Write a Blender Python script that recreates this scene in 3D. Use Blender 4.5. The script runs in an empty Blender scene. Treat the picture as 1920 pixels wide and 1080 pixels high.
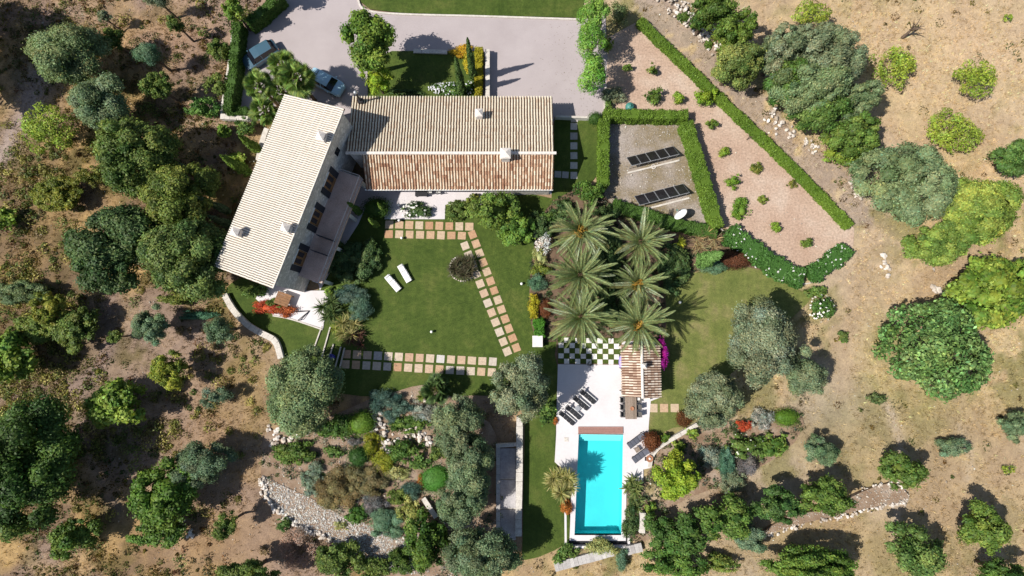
import bpy, bmesh, math, random
import numpy as np
from mathutils import Vector, Matrix

# ------------------------------------------------------------------ camera, sky, sun, exposure
SC = bpy.context.scene
COL = SC.collection
FPX = 1000.0            # focal length in photograph pixels (1920 wide)
CAM_H = 55.5            # drone height in metres
TILT = math.atan(100.0 / FPX)
CAM_Y = -5.55
cd = bpy.data.cameras.new('camera')
cam = bpy.data.objects.new('camera', cd)
COL.objects.link(cam)
cam.location = (0, CAM_Y, CAM_H)
cam.rotation_euler = (TILT, 0, 0)
cd.sensor_width = 36.0
cd.lens = FPX / 1920.0 * 36.0
cd.clip_end = 9000
SC.camera = cam

SUN_EL = math.radians(50)
SH_AZ = math.radians(16)      # direction in which shadows fall, above +X
W = bpy.data.worlds.new('World')
SC.world = W
W.use_nodes = True
nt = W.node_tree
bg = nt.nodes['Background']
sky = nt.nodes.new('ShaderNodeTexSky')
sky.sky_type = 'NISHITA'
sky.sun_disc = False
sky.sun_elevation = SUN_EL
sky.sun_rotation = math.atan2(-math.cos(SH_AZ), -math.sin(SH_AZ))
nt.links.new(sky.outputs[0], bg.inputs[0])
bg.inputs[1].default_value = 0.078
sl = bpy.data.lights.new('sun', 'SUN')
sl.energy = 5.0
sl.angle = math.radians(0.53)
sl.color = (1.0, 0.95, 0.87)
sun = bpy.data.objects.new('sun', sl)
COL.objects.link(sun)
sd = Vector((math.cos(SH_AZ) * math.cos(SUN_EL), math.sin(SH_AZ) * math.cos(SUN_EL), -math.sin(SUN_EL)))
sun.rotation_euler = sd.to_track_quat('-Z', 'Y').to_euler()
sun.location = (-40, -20, 60)
SC.view_settings.view_transform = 'Standard'
SC.view_settings.look = 'None'
SC.view_settings.gamma = 1.0
SC.view_settings.exposure = 0.34
SC.view_settings.use_curve_mapping = False

# ------------------------------------------------------------------ helpers
ct, st = math.cos(TILT), math.sin(TILT)
def G(px, py, z=0.0):
    """survey: where the photograph's line of sight meets height z (metres)"""
    dx = (px - 960) / FPX
    dy = -(py - 540) / FPX
    d = (dx, dy * ct + st, dy * st - ct)
    t = (z - CAM_H) / d[2]
    return (d[0] * t, CAM_Y + d[1] * t)
def G3(px, py, z=0.0):
    x, y = G(px, py, z)
    return Vector((x, y, z))
def MPP(z=0.0):
    return (CAM_H - z) / FPX

def link(o, parent=None):
    COL.objects.link(o)
    if parent is not None:
        o.parent = parent
    return o
def empty(name, loc=(0, 0, 0), rz=0.0):
    o = bpy.data.objects.new(name, None)
    COL.objects.link(o)
    o.empty_display_size = 0.3
    o.location = loc
    o.rotation_euler = (0, 0, rz)
    return o
def tag(o, label, cat, group=None, kind=None):
    if label: o['label'] = label
    if cat: o['category'] = cat
    if group: o['group'] = group
    if kind: o['kind'] = kind
    return o
def obj(name, me, parent=None, mat=None, matrix=None):
    o = bpy.data.objects.new(name, me)
    if mat is not None and not me.materials:
        me.materials.append(mat)
    link(o, parent)
    if matrix is not None:
        o.matrix_local = matrix
    return o
def bmo(name, bm, mat, parent=None, smooth=False):
    me = bpy.data.meshes.new(name)
    bm.to_mesh(me)
    bm.free()
    if smooth:
        for p in me.polygons: p.use_smooth = True
    return obj(name, me, parent, mat)
def add_box(bm, c, s, rz=0.0, rx=0.0, ry=0.0, bevel=0.0, taper=1.0):
    m = Matrix.Translation(c) @ Matrix.Rotation(rz, 4, 'Z') @ Matrix.Rotation(ry, 4, 'Y') @ Matrix.Rotation(rx, 4, 'X')
    r = bmesh.ops.create_cube(bm, size=1.0)
    vs = r['verts']
    for v in vs:
        t = taper if v.co.z > 0 else 1.0
        v.co = Vector((v.co.x * s[0] * t, v.co.y * s[1] * t, v.co.z * s[2]))
    bmesh.ops.transform(bm, matrix=m, verts=vs)
    if bevel > 0:
        es = list({e for v in vs for e in v.link_edges})
        bmesh.ops.bevel(bm, geom=es, offset=bevel, segments=1, affect='EDGES')
def box(name, c, s, mat, parent=None, **k):
    bm = bmesh.new()
    add_box(bm, c, s, **k)
    return bmo(name, bm, mat, parent)
def add_cyl(bm, p0, p1, r0, r1=None, n=8, caps=True):
    p0, p1 = Vector(p0), Vector(p1)
    r1 = r0 if r1 is None else r1
    d = (p1 - p0)
    q = d.to_track_quat('Z', 'Y').to_matrix()
    ring = []
    for p, r in ((p0, r0), (p1, r1)):
        ring.append([bm.verts.new(p + q @ Vector((r * math.cos(2 * math.pi * i / n), r * math.sin(2 * math.pi * i / n), 0))) for i in range(n)])
    for i in range(n):
        bm.faces.new((ring[0][i], ring[0][(i + 1) % n], ring[1][(i + 1) % n], ring[1][i]))
    if caps:
        bm.faces.new(ring[1])
        bm.faces.new(list(reversed(ring[0])))
def cyl(name, p0, p1, r0, mat, parent=None, r1=None, n=10):
    bm = bmesh.new()
    add_cyl(bm, p0, p1, r0, r1, n)
    return bmo(name, bm, mat, parent)
def lathe(bm, prof, n=16, c=(0, 0, 0)):
    rings = []
    for r, z in prof:
        rings.append([bm.verts.new((c[0] + r * math.cos(2 * math.pi * i / n), c[1] + r * math.sin(2 * math.pi * i / n), c[2] + z)) for i in range(n)])
    for a, b in zip(rings[:-1], rings[1:]):
        for i in range(n):
            bm.faces.new((a[i], a[(i + 1) % n], b[(i + 1) % n], b[i]))
    if prof[-1][0] > 1e-4: bm.faces.new(rings[-1])
    if prof[0][0] > 1e-4: bm.faces.new(list(reversed(rings[0])))
def catmull(pts, n=5, closed=False):
    P = [Vector((p[0], p[1])) for p in pts]
    out = []
    m = len(P)
    rng = range(m if closed else m - 1)
    for i in rng:
        if closed:
            p0, p1, p2, p3 = P[(i - 1) % m], P[i], P[(i + 1) % m], P[(i + 2) % m]
        else:
            p0, p1, p2, p3 = P[max(i - 1, 0)], P[i], P[i + 1], P[min(i + 2, m - 1)]
        for k in range(n):
            t = k / n
            out.append(0.5 * ((2 * p1) + (p2 - p0) * t + (2 * p0 - 5 * p1 + 4 * p2 - p3) * t * t + (3 * p1 - p0 - 3 * p2 + p3) * t ** 3))
    if not closed: out.append(P[-1])
    return [(v.x, v.y) for v in out]
def world_poly(pts, z=0.0, smooth=0):
    if smooth: pts = catmull(pts, smooth, True)
    return [G(p[0], p[1], z) for p in pts]
def sheet(name, poly, z, mat, thick=0.05, parent=None, structure=True):
    """flat slab with its top at z"""
    bm = bmesh.new()
    vs = [bm.verts.new((x, y, z)) for x, y in poly]
    f = bm.faces.new(vs)
    f.normal_update()
    if f.normal.z < 0: f.normal_flip()
    r = bmesh.ops.extrude_face_region(bm, geom=[f])
    low = [v for v in r['geom'] if isinstance(v, bmesh.types.BMVert)]
    bmesh.ops.translate(bm, verts=low, vec=(0, 0, -thick))
    bmesh.ops.recalc_face_normals(bm, faces=bm.faces[:])
    bmesh.ops.triangulate(bm, faces=[g for g in bm.faces if len(g.verts) > 4])
    o = bmo(name, bm, mat, parent)
    if structure: o['kind'] = 'structure'
    return o
def in_poly(X, Y, poly):
    inside = np.zeros(X.shape, bool)
    n = len(poly)
    for i in range(n):
        x1, y1 = poly[i]
        x2, y2 = poly[(i + 1) % n]
        if y1 == y2: continue
        c = ((y1 > Y) != (y2 > Y)) & (X < (x2 - x1) * (Y - y1) / (y2 - y1) + x1)
        inside ^= c
    return inside
def seg_dist(X, Y, pts):
    d = np.full(X.shape, 1e9)
    for (x1, y1), (x2, y2) in zip(pts[:-1], pts[1:]):
        vx, vy = x2 - x1, y2 - y1
        t = np.clip(((X - x1) * vx + (Y - y1) * vy) / (vx * vx + vy * vy + 1e-9), 0, 1)
        d = np.minimum(d, np.hypot(X - x1 - t * vx, Y - y1 - t * vy))
    return d
def vnoise(X, Y, scale, seed):
    r = np.random.default_rng(seed)
    T = r.random((256, 256))
    x = X / scale + 1000.5; y = Y / scale + 1000.5
    xi = np.floor(x).astype(int); yi = np.floor(y).astype(int)
    fx = x - xi; fy = y - yi
    fx = fx * fx * (3 - 2 * fx); fy = fy * fy * (3 - 2 * fy)
    a = T[xi % 256, yi % 256]; b = T[(xi + 1) % 256, yi % 256]
    c = T[xi % 256, (yi + 1) % 256]; d = T[(xi + 1) % 256, (yi + 1) % 256]
    return (a * (1 - fx) + b * fx) * (1 - fy) + (c * (1 - fx) + d * fx) * fy
def fbm(X, Y, scale, seed, oct=4):
    s = 0; a = 1; tot = 0
    for i in range(oct):
        s = s + a * vnoise(X, Y, scale / 2 ** i, seed + i * 17); tot += a; a *= 0.55
    return s / tot
def np_mesh(name, V, quads=None, tris=None, cols=None, mat=None, smooth=False):
    me = bpy.data.meshes.new(name)
    V = np.asarray(V, np.float32)
    nq = 0 if quads is None else len(quads)
    ntri = 0 if tris is None else len(tris)
    me.vertices.add(len(V))
    me.vertices.foreach_set('co', V.ravel())
    me.loops.add(nq * 4 + ntri * 3)
    me.polygons.add(nq + ntri)
    idx = []
    if nq: idx.append(np.asarray(quads, np.int32).ravel())
    if ntri: idx.append(np.asarray(tris, np.int32).ravel())
    me.loops.foreach_set('vertex_index', np.concatenate(idx))
    starts = np.concatenate([np.arange(nq) * 4, nq * 4 + np.arange(ntri) * 3]).astype(np.int32)
    me.polygons.foreach_set('loop_start', starts)
    if smooth: me.polygons.foreach_set('use_smooth', np.ones(nq + ntri, bool))
    me.update(calc_edges=True)
    if cols is not None:
        at = me.color_attributes.new('col', 'FLOAT_COLOR', 'POINT')
        c4 = np.ones((len(V), 4), np.float32); c4[:, :3] = cols
        at.data.foreach_set('color', c4.ravel())
    if mat is not None: me.materials.append(mat)
    return me

# ------------------------------------------------------------------ materials
def new_mat(name):
    m = bpy.data.materials.new(name)
    m.use_nodes = True
    t = m.node_tree
    return m, t, t.nodes['Principled BSDF']
def nd(t, typ, **k):
    n = t.nodes.new(typ)
    for a, b in k.items(): setattr(n, a, b)
    return n
def ramp(t, fac, stops):
    r = nd(t, 'ShaderNodeValToRGB')
    e = r.color_ramp.elements
    while len(e) < len(stops): e.new(0.5)
    for i, (p, c) in enumerate(stops):
        e[i].position = p
        e[i].color = (c[0], c[1], c[2], 1)
    t.links.new(fac, r.inputs[0])
    return r.outputs[0]
def noise(t, scale, detail=4, rough=0.6, vec=None):
    n = nd(t, 'ShaderNodeTexNoise')
    n.inputs['Scale'].default_value = scale
    n.inputs['Detail'].default_value = detail
    n.inputs['Roughness'].default_value = rough
    if vec is not None: t.links.new(vec, n.inputs['Vector'])
    return n.outputs['Fac']
def mix(t, a, b, fac, mode='MIX'):
    m = nd(t, 'ShaderNodeMix', data_type='RGBA', blend_type=mode)
    for s, v in ((6, a), (7, b)):
        if isinstance(v, tuple): m.inputs[s].default_value = (v[0], v[1], v[2], 1)
        else: t.links.new(v, m.inputs[s])
    if isinstance(fac, (int, float)): m.inputs[0].default_value = fac
    else: t.links.new(fac, m.inputs[0])
    return m.outputs[2]
def bump(t, b, h, strength=0.4, dist=0.05):
    n = nd(t, 'ShaderNodeBump')
    n.inputs['Strength'].default_value = strength
    n.inputs['Distance'].default_value = dist
    t.links.new(h, n.inputs['Height'])
    t.links.new(n.outputs[0], b.inputs['Normal'])
def pos(t):
    return nd(t, 'ShaderNodeNewGeometry').outputs['Position']
def M_noise(name, stops, scale=3.0, rough=0.85, fine=30.0, bstr=0.3, detail=5, spec=0.25, amp=0.2):
    """surface whose colour wanders between stops, with a finer grain and relief"""
    m, t, b = new_mat(name)
    p = pos(t)
    c = ramp(t, noise(t, scale, detail, 0.62, p), stops)
    f = noise(t, fine, 3, 0.6, p)
    g = ramp(t, f, [(0.3, (1 - amp, 1 - amp, 1 - amp)), (0.7, (1 + amp * 0.7, 1 + amp * 0.7, 1 + amp * 0.7))])
    c = mix(t, c, g, 1.0, 'MULTIPLY')
    t.links.new(c, b.inputs['Base Color'])
    b.inputs['Roughness'].default_value = rough
    b.inputs['Specular IOR Level'].default_value = spec
    if bstr: bump(t, b, f, bstr, 0.03)
    return m
def M_plain(name, col, rough=0.6, metal=0.0, spec=0.4, var=0.15, scale=6.0):
    m, t, b = new_mat(name)
    f = noise(t, scale, 3, 0.6, pos(t))
    lo = tuple(x * (1 - var) for x in col); hi = tuple(min(1, x * (1 + var)) for x in col)
    t.links.new(ramp(t, f, [(0.3, lo), (0.7, hi)]), b.inputs['Base Color'])
    b.inputs['Roughness'].default_value = rough
    b.inputs['Metallic'].default_value = metal
    b.inputs['Specular IOR Level'].default_value = spec
    return m
def M_leaf():
    m, t, b = new_mat('foliage')
    a = nd(t, 'ShaderNodeAttribute', attribute_name='col')
    t.links.new(a.outputs['Color'], b.inputs['Base Color'])
    b.inputs['Roughness'].default_value = 0.55
    b.inputs['Specular IOR Level'].default_value = 0.22
    tr = nd(t, 'ShaderNodeBsdfTranslucent')
    br = mix(t, a.outputs['Color'], (1.0, 1.15, 0.5), 1.0, 'MULTIPLY')
    t.links.new(br, tr.inputs[0])
    mx = nd(t, 'ShaderNodeMixShader')
    mx.inputs[0].default_value = 0.25
    t.links.new(b.outputs[0], mx.inputs[1])
    t.links.new(tr.outputs[0], mx.inputs[2])
    t.links.new(mx.outputs[0], t.nodes['Material Output'].inputs[0])
    return m
LEAF = M_leaf()
def M_ground():
    m, t, b = new_mat('dry_ground')
    a = nd(t, 'ShaderNodeAttribute', attribute_name='col').outputs['Color']
    p = pos(t)
    f1 = noise(t, 1.6, 6, 0.7, p)
    f2 = noise(t, 7.0, 5, 0.7, p)
    g1 = ramp(t, f1, [(0.3, (0.78, 0.76, 0.76)), (0.55, (1.0, 1.0, 1.0)), (0.75, (1.16, 1.13, 1.08))])
    g2 = ramp(t, f2, [(0.3, (0.72, 0.70, 0.70)), (0.5, (1.0, 1.0, 1.0)), (0.72, (1.28, 1.24, 1.14))])
    c = mix(t, mix(t, a, g1, 1.0, 'MULTIPLY'), g2, 1.0, 'MULTIPLY')
    t.links.new(c, b.inputs['Base Color'])
    b.inputs['Roughness'].default_value = 0.95
    b.inputs['Specular IOR Level'].default_value = 0.1
    bump(t, b, f2, 0.5, 0.12)
    return m
def M_lawn(name, c0, c1, c2):
    m, t, b = new_mat(name)
    p = pos(t)
    big = noise(t, 0.28, 6, 0.68, p)
    c = ramp(t, big, [(0.32, c0), (0.52, c1), (0.70, c2)])
    sp = nd(t, 'ShaderNodeSeparateXYZ'); t.links.new(p, sp.inputs[0])
    wv = nd(t, 'ShaderNodeMath', operation='SINE')
    ml = nd(t, 'ShaderNodeMath', operation='MULTIPLY'); ml.inputs[1].default_value = 6.5
    t.links.new(sp.outputs[0], ml.inputs[0]); t.links.new(ml.outputs[0], wv.inputs[0])
    stripe = ramp(t, wv.outputs[0], [(0.0, (0.97, 0.97, 0.97)), (1.0, (1.03, 1.03, 1.03))])
    mid = noise(t, 2.2, 4, 0.65, p)
    g0 = ramp(t, mid, [(0.3, (0.78, 0.8, 0.78)), (0.7, (1.2, 1.17, 1.12))])
    f = noise(t, 9.0, 4, 0.75, p)
    g = ramp(t, f, [(0.3, (0.62, 0.64, 0.6)), (0.7, (1.32, 1.27, 1.15))])
    for x in (stripe, g0, g): c = mix(t, c, x, 1.0, 'MULTIPLY')
    t.links.new(c, b.inputs['Base Color'])
    b.inputs['Roughness'].default_value = 0.8
    b.inputs['Specular IOR Level'].default_value = 0.15
    bump(t, b, f, 0.6, 0.05)
    return m
def M_tiles(name, stops, course=0.38, spread=0.5):
    """one colour per barrel tile: random by tile row (object) and by course"""
    m, t, b = new_mat(name)
    tc = nd(t, 'ShaderNodeTexCoord')
    sp = nd(t, 'ShaderNodeSeparateXYZ'); t.links.new(tc.outputs['Object'], sp.inputs[0])
    dv = nd(t, 'ShaderNodeMath', operation='DIVIDE'); dv.inputs[1].default_value = course
    fl = nd(t, 'ShaderNodeMath', operation='FLOOR')
    t.links.new(sp.outputs[1], dv.inputs[0]); t.links.new(dv.outputs[0], fl.inputs[0])
    oi = nd(t, 'ShaderNodeObjectInfo')
    cb = nd(t, 'ShaderNodeCombineXYZ')
    m7 = nd(t, 'ShaderNodeMath', operation='MULTIPLY'); m7.inputs[1].default_value = 731.0
    t.links.new(oi.outputs['Random'], m7.inputs[0])
    t.links.new(m7.outputs[0], cb.inputs[0]); t.links.new(fl.outputs[0], cb.inputs[1])
    wn = nd(t, 'ShaderNodeTexWhiteNoise', noise_dimensions='2D')
    t.links.new(cb.outputs[0], wn.inputs['Vector'])
    big = noise(t, 0.8, 5, 0.7, pos(t))
    ad = nd(t, 'ShaderNodeMath', operation='ADD'); wk = nd(t, 'ShaderNodeMath', operation='MULTIPLY_ADD'); wk.inputs[1].default_value = spread; wk.inputs[2].default_value = 0.55 - spread / 2
    t.links.new(wn.outputs['Value'], wk.inputs[0]); t.links.new(wk.outputs[0], ad.inputs[0])
    sb = nd(t, 'ShaderNodeMath', operation='MULTIPLY_ADD'); sb.inputs[1].default_value = 1.1; sb.inputs[2].default_value = -0.55
    t.links.new(big, sb.inputs[0]); t.links.new(sb.outputs[0], ad.inputs[1])
    c = ramp(t, ad.outputs[0], stops)
    g = ramp(t, noise(t, 12, 3, 0.7, pos(t)), [(0.3, (0.8, 0.8, 0.8)), (0.7, (1.12, 1.12, 1.12))])
    t.links.new(mix(t, c, g, 1.0, 'MULTIPLY'), b.inputs['Base Color'])
    b.inputs['Roughness'].default_value = 0.9
    b.inputs['Specular IOR Level'].default_value = 0.15
    return m
def M_object_random(name, stops, scale=5.0, rough=0.85):
    m, t, b = new_mat(name)
    oi = nd(t, 'ShaderNodeObjectInfo')
    c = ramp(t, oi.outputs['Random'], stops)
    g = ramp(t, noise(t, scale, 5, 0.65, pos(t)), [(0.3, (0.78, 0.77, 0.76)), (0.7, (1.14, 1.13, 1.12))])
    t.links.new(mix(t, c, g, 1.0, 'MULTIPLY'), b.inputs['Base Color'])
    b.inputs['Roughness'].default_value = rough
    b.inputs['Specular IOR Level'].default_value = 0.2
    return m
def M_masonry(name, c0, c1, cj, scale=3.2):
    m, t, b = new_mat(name)
    p = pos(t)
    v = nd(t, 'ShaderNodeTexVoronoi', feature='DISTANCE_TO_EDGE'); v.inputs['Scale'].default_value = scale
    t.links.new(p, v.inputs['Vector'])
    v2 = nd(t, 'ShaderNodeTexVoronoi'); v2.inputs['Scale'].default_value = scale
    t.links.new(p, v2.inputs['Vector'])
    sp = nd(t, 'ShaderNodeSeparateColor'); t.links.new(v2.outputs['Color'], sp.inputs[0])
    c = ramp(t, sp.outputs[0], [(0.1, c0), (0.9, c1)])
    j = ramp(t, v.outputs['Distance'], [(0.02, (0, 0, 0)), (0.09, (1, 1, 1))])
    t.links.new(mix(t, cj, c, j), b.inputs['Base Color'])
    b.inputs['Roughness'].default_value = 0.9
    bump(t, b, j, 0.5, 0.03)
    return m
def M_water():
    m = bpy.data.materials.new('pool_water'); m.use_nodes = True
    t = m.node_tree; t.nodes.remove(t.nodes['Principled BSDF'])
    tr = nd(t, 'ShaderNodeBsdfTransparent'); tr.inputs[0].default_value = (0.72, 0.98, 0.99, 1)
    gl = nd(t, 'ShaderNodeBsdfGlossy'); gl.inputs['Roughness'].default_value = 0.04
    fr = nd(t, 'ShaderNodeFresnel'); fr.inputs[0].default_value = 1.33
    bp = nd(t, 'ShaderNodeBump'); bp.inputs['Strength'].default_value = 0.15; bp.inputs['Distance'].default_value = 0.03
    t.links.new(noise(t, 4.0, 3, 0.5, pos(t)), bp.inputs['Height'])
    t.links.new(bp.outputs[0], gl.inputs['Normal']); t.links.new(bp.outputs[0], fr.inputs['Normal'])
    mx = nd(t, 'ShaderNodeMixShader')
    t.links.new(fr.outputs[0], mx.inputs[0]); t.links.new(tr.outputs[0], mx.inputs[1]); t.links.new(gl.outputs[0], mx.inputs[2])
    t.links.new(mx.outputs[0], t.nodes['Material Output'].inputs[0])
    return m

MAT = {}
MAT['ground'] = M_ground()
MAT['lawn'] = M_lawn('lawn_grass', (0.042, 0.072, 0.013), (0.062, 0.095, 0.019), (0.100, 0.120, 0.032))
MAT['lawn_dry'] = M_lawn('lawn_worn_grass', (0.100, 0.130, 0.036), (0.142, 0.162, 0.052), (0.235, 0.205, 0.105))
MAT['drive'] = M_noise('drive_gravel', [(0.3, (0.350, 0.305, 0.305)), (0.7, (0.400, 0.352, 0.352))], 0.3, 0.9, 14.0, 0.15, amp=0.10)
MAT['orchard'] = M_noise('orchard_soil', [(0.25, (0.36, 0.24, 0.175)), (0.5, (0.43, 0.31, 0.235)), (0.75, (0.50, 0.40, 0.325))], 0.25, 0.95, 5.0, 0.6, 8, amp=0.28)
MAT['yard'] = M_noise('yard_gravel', [(0.25, (0.16, 0.135, 0.055)), (0.45, (0.22, 0.175, 0.115)), (0.6, (0.31, 0.265, 0.23)), (0.8, (0.40, 0.355, 0.335))], 0.28, 0.95, 6.0, 0.5, 8, amp=0.3)
MAT['soil'] = M_noise('bed_soil', [(0.3, (0.085, 0.055, 0.035)), (0.7, (0.18, 0.12, 0.08))], 0.9, 0.95, 9.0, 0.5)
MAT['rocksoil'] = M_noise('rockery_soil', [(0.3, (0.18, 0.115, 0.075)), (0.5, (0.25, 0.175, 0.12)), (0.75, (0.36, 0.29, 0.235))], 0.6, 0.95, 7.0, 0.6, 7)
MAT['deck'] = M_noise('deck_limestone', [(0.3, (0.575, 0.540, 0.550)), (0.7, (0.635, 0.605, 0.615))], 0.4, 0.75, 5.0, 0.03, amp=0.035)
MAT['patio'] = M_noise('patio_stone', [(0.3, (0.53, 0.49, 0.50)), (0.7, (0.61, 0.57, 0.58))], 0.5, 0.8, 6.0, 0.05, amp=0.05)
MAT['balcony'] = M_noise('balcony_terracotta', [(0.3, (0.56, 0.38, 0.30)), (0.7, (0.70, 0.52, 0.43))], 1.0, 0.8, 9.0, 0.1)
MAT['greystone'] = M_noise('grey_paving', [(0.3, (0.30, 0.29, 0.30)), (0.7, (0.44, 0.42, 0.43))], 1.0, 0.85, 7.0, 0.2)
MAT['whitewall'] = M_noise('white_render', [(0.3, (0.66, 0.62, 0.58)), (0.7, (0.80, 0.77, 0.74))], 1.5, 0.85, 8.0, 0.15)
MAT['kerb'] = M_noise('kerb_stone', [(0.3, (0.46, 0.42, 0.37)), (0.7, (0.62, 0.58, 0.53))], 1.5, 0.85, 8.0, 0.2)
MAT['masonry'] = M_masonry('stone_masonry', (0.50, 0.47, 0.44), (0.74, 0.70, 0.66), (0.46, 0.43, 0.40))
MAT['slab'] = M_object_random('sandstone_slab', [(0.0, (0.44, 0.29, 0.20)), (0.3, (0.48, 0.37, 0.27)), (0.6, (0.50, 0.42, 0.33)), (1.0, (0.46, 0.42, 0.38))])
MAT['slab_red'] = M_object_random('terracotta_slab', [(0.0, (0.40, 0.235, 0.14)), (0.4, (0.45, 0.30, 0.19)), (1.0, (0.48, 0.39, 0.285))])
MAT['slab_white'] = M_object_random('white_slab', [(0.0, (0.66, 0.63, 0.60)), (1.0, (0.78, 0.76, 0.73))])
MAT['slab_grey'] = M_object_random('grey_slab', [(0.0, (0.36, 0.34, 0.33)), (1.0, (0.52, 0.50, 0.48))])
MAT['tile_pale'] = M_tiles('pale_barrel_tile', [(0.0, (0.56, 0.44, 0.34)), (0.15, (0.64, 0.57, 0.48)), (0.5, (0.68, 0.63, 0.55)), (1.0, (0.72, 0.68, 0.60))], spread=0.35)
MAT['tile_cream'] = M_tiles('cream_barrel_tile', [(0.0, (0.42, 0.27, 0.19)), (0.2, (0.52, 0.41, 0.30)), (0.45, (0.60, 0.53, 0.41)), (1.0, (0.67, 0.61, 0.49))], spread=0.5)
MAT['tile_red'] = M_tiles('red_barrel_tile', [(0.0, (0.24, 0.12, 0.075)), (0.25, (0.42, 0.26, 0.17)), (0.5, (0.56, 0.42, 0.29)), (1.0, (0.70, 0.61, 0.47))], spread=0.85)
MAT['tile_pool'] = M_tiles('weathered_barrel_tile', [(0.0, (0.24, 0.15, 0.11)), (0.3, (0.44, 0.31, 0.23)), (0.6, (0.64, 0.51, 0.40)), (1.0, (0.76, 0.68, 0.58))], spread=0.9)
MAT['pan'] = M_noise('roof_pan_tile', [(0.3, (0.11, 0.055, 0.035)), (0.7, (0.19, 0.10, 0.065))], 2.0, 0.9, 12.0, 0.2)
MAT['pan_pale'] = M_noise('pale_pan_tile', [(0.3, (0.18, 0.12, 0.09)), (0.7, (0.28, 0.21, 0.165))], 2.0, 0.9, 12.0, 0.2)
MAT['pan_red'] = M_noise('red_pan_tile', [(0.25, (0.12, 0.060, 0.038)), (0.5, (0.235, 0.120, 0.072)), (0.75, (0.34, 0.195, 0.118))], 1.2, 0.9, 5.0, 0.2, 8, amp=0.4)
MAT['chimney'] = M_noise('chimney_render', [(0.3, (0.60, 0.54, 0.49)), (0.7, (0.75, 0.70, 0.65))], 3.0, 0.85, 12.0, 0.2)
MAT['wood'] = M_noise('oiled_wood', [(0.3, (0.16, 0.075, 0.03)), (0.7, (0.26, 0.13, 0.055))], 2.0, 0.6, 14.0, 0.2)
MAT['deckwood'] = M_object_random('deck_board', [(0.0, (0.28, 0.15, 0.125)), (1.0, (0.37, 0.21, 0.18))], 9.0, 0.7)
MAT['tablewood'] = M_object_random('weathered_teak', [(0.0, (0.21, 0.165, 0.13)), (1.0, (0.29, 0.23, 0.185))], 9.0, 0.7)
MAT['shutter'] = M_plain('shutter_paint', (0.02, 0.024, 0.035), 0.5)
MAT['white'] = M_plain('white_paint', (0.80, 0.79, 0.77), 0.5, var=0.05)
MAT['steel'] = M_plain('galvanised_steel', (0.50, 0.51, 0.53), 0.4, 0.6, var=0.1)
MAT['railing'] = M_plain('railing_paint', (0.52, 0.50, 0.50), 0.5, 0.2)
MAT['black'] = M_plain('black_fabric', (0.018, 0.019, 0.024), 0.75)
MAT['darkmetal'] = M_plain('dark_metal', (0.035, 0.035, 0.04), 0.45, 0.5)
MAT['bluegrey'] = M_plain('slate_fabric', (0.085, 0.09, 0.115), 0.8)
MAT['wicker'] = M_plain('grey_wicker', (0.11, 0.105, 0.10), 0.8, var=0.3, scale=30)
MAT['cushion'] = M_plain('white_cushion', (0.75, 0.74, 0.72), 0.9, var=0.06)
MAT['lilac'] = M_plain('lilac_vinyl', (0.30, 0.24, 0.62), 0.45, var=0.1)
MAT['blue'] = M_plain('blue_glaze', (0.06, 0.06, 0.34), 0.3, var=0.2)
MAT['clay'] = M_plain('clay_pot', (0.34, 0.16, 0.09), 0.8)
MAT['bark'] = M_noise('bark', [(0.3, (0.075, 0.052, 0.038)), (0.7, (0.17, 0.125, 0.095))], 3.0, 0.95, 20.0, 0.6)
MAT['palmbark'] = M_noise('palm_bark', [(0.3, (0.13, 0.08, 0.045)), (0.7, (0.25, 0.17, 0.10))], 5.0, 0.95, 18.0, 0.7)
MAT['deadwood'] = M_noise('dead_wood', [(0.3, (0.16, 0.12, 0.10)), (0.7, (0.28, 0.22, 0.19))], 3.0, 0.95, 20.0, 0.5)
MAT['stone'] = M_object_random('field_stone', [(0.0, (0.40, 0.34, 0.28)), (0.5, (0.56, 0.50, 0.44)), (1.0, (0.70, 0.66, 0.62))], 6.0, 0.9)
MAT['pebble'] = M_leaf(); MAT['pebble'].name = 'loose_stone'
MAT['pool'] = M_plain('pool_mosaic', (0.085, 0.60, 0.64), 0.5, var=0.06, scale=0.5)
MAT['water'] = M_water()
MAT['poolstep'] = M_plain('pool_step_mosaic', (0.30, 0.82, 0.84), 0.5, var=0.03, scale=1.0)
MAT['panel'] = M_plain('solar_cell', (0.020, 0.018, 0.020), 0.18, 0.0, 0.6, var=0.3, scale=2.0)
MAT['glass'] = M_plain('dark_glass', (0.008, 0.010, 0.016), 0.06, 0.0, 0.6)
MAT['tyre'] = M_plain('tyre_rubber', (0.012, 0.012, 0.012), 0.85)
MAT['green_plastic'] = M_plain('green_plastic', (0.05, 0.20, 0.17), 0.5)
MAT['door'] = M_noise('door_wood', [(0.3, (0.20, 0.10, 0.04)), (0.7, (0.32, 0.17, 0.07))], 2.0, 0.6, 10.0, 0.1)
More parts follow.
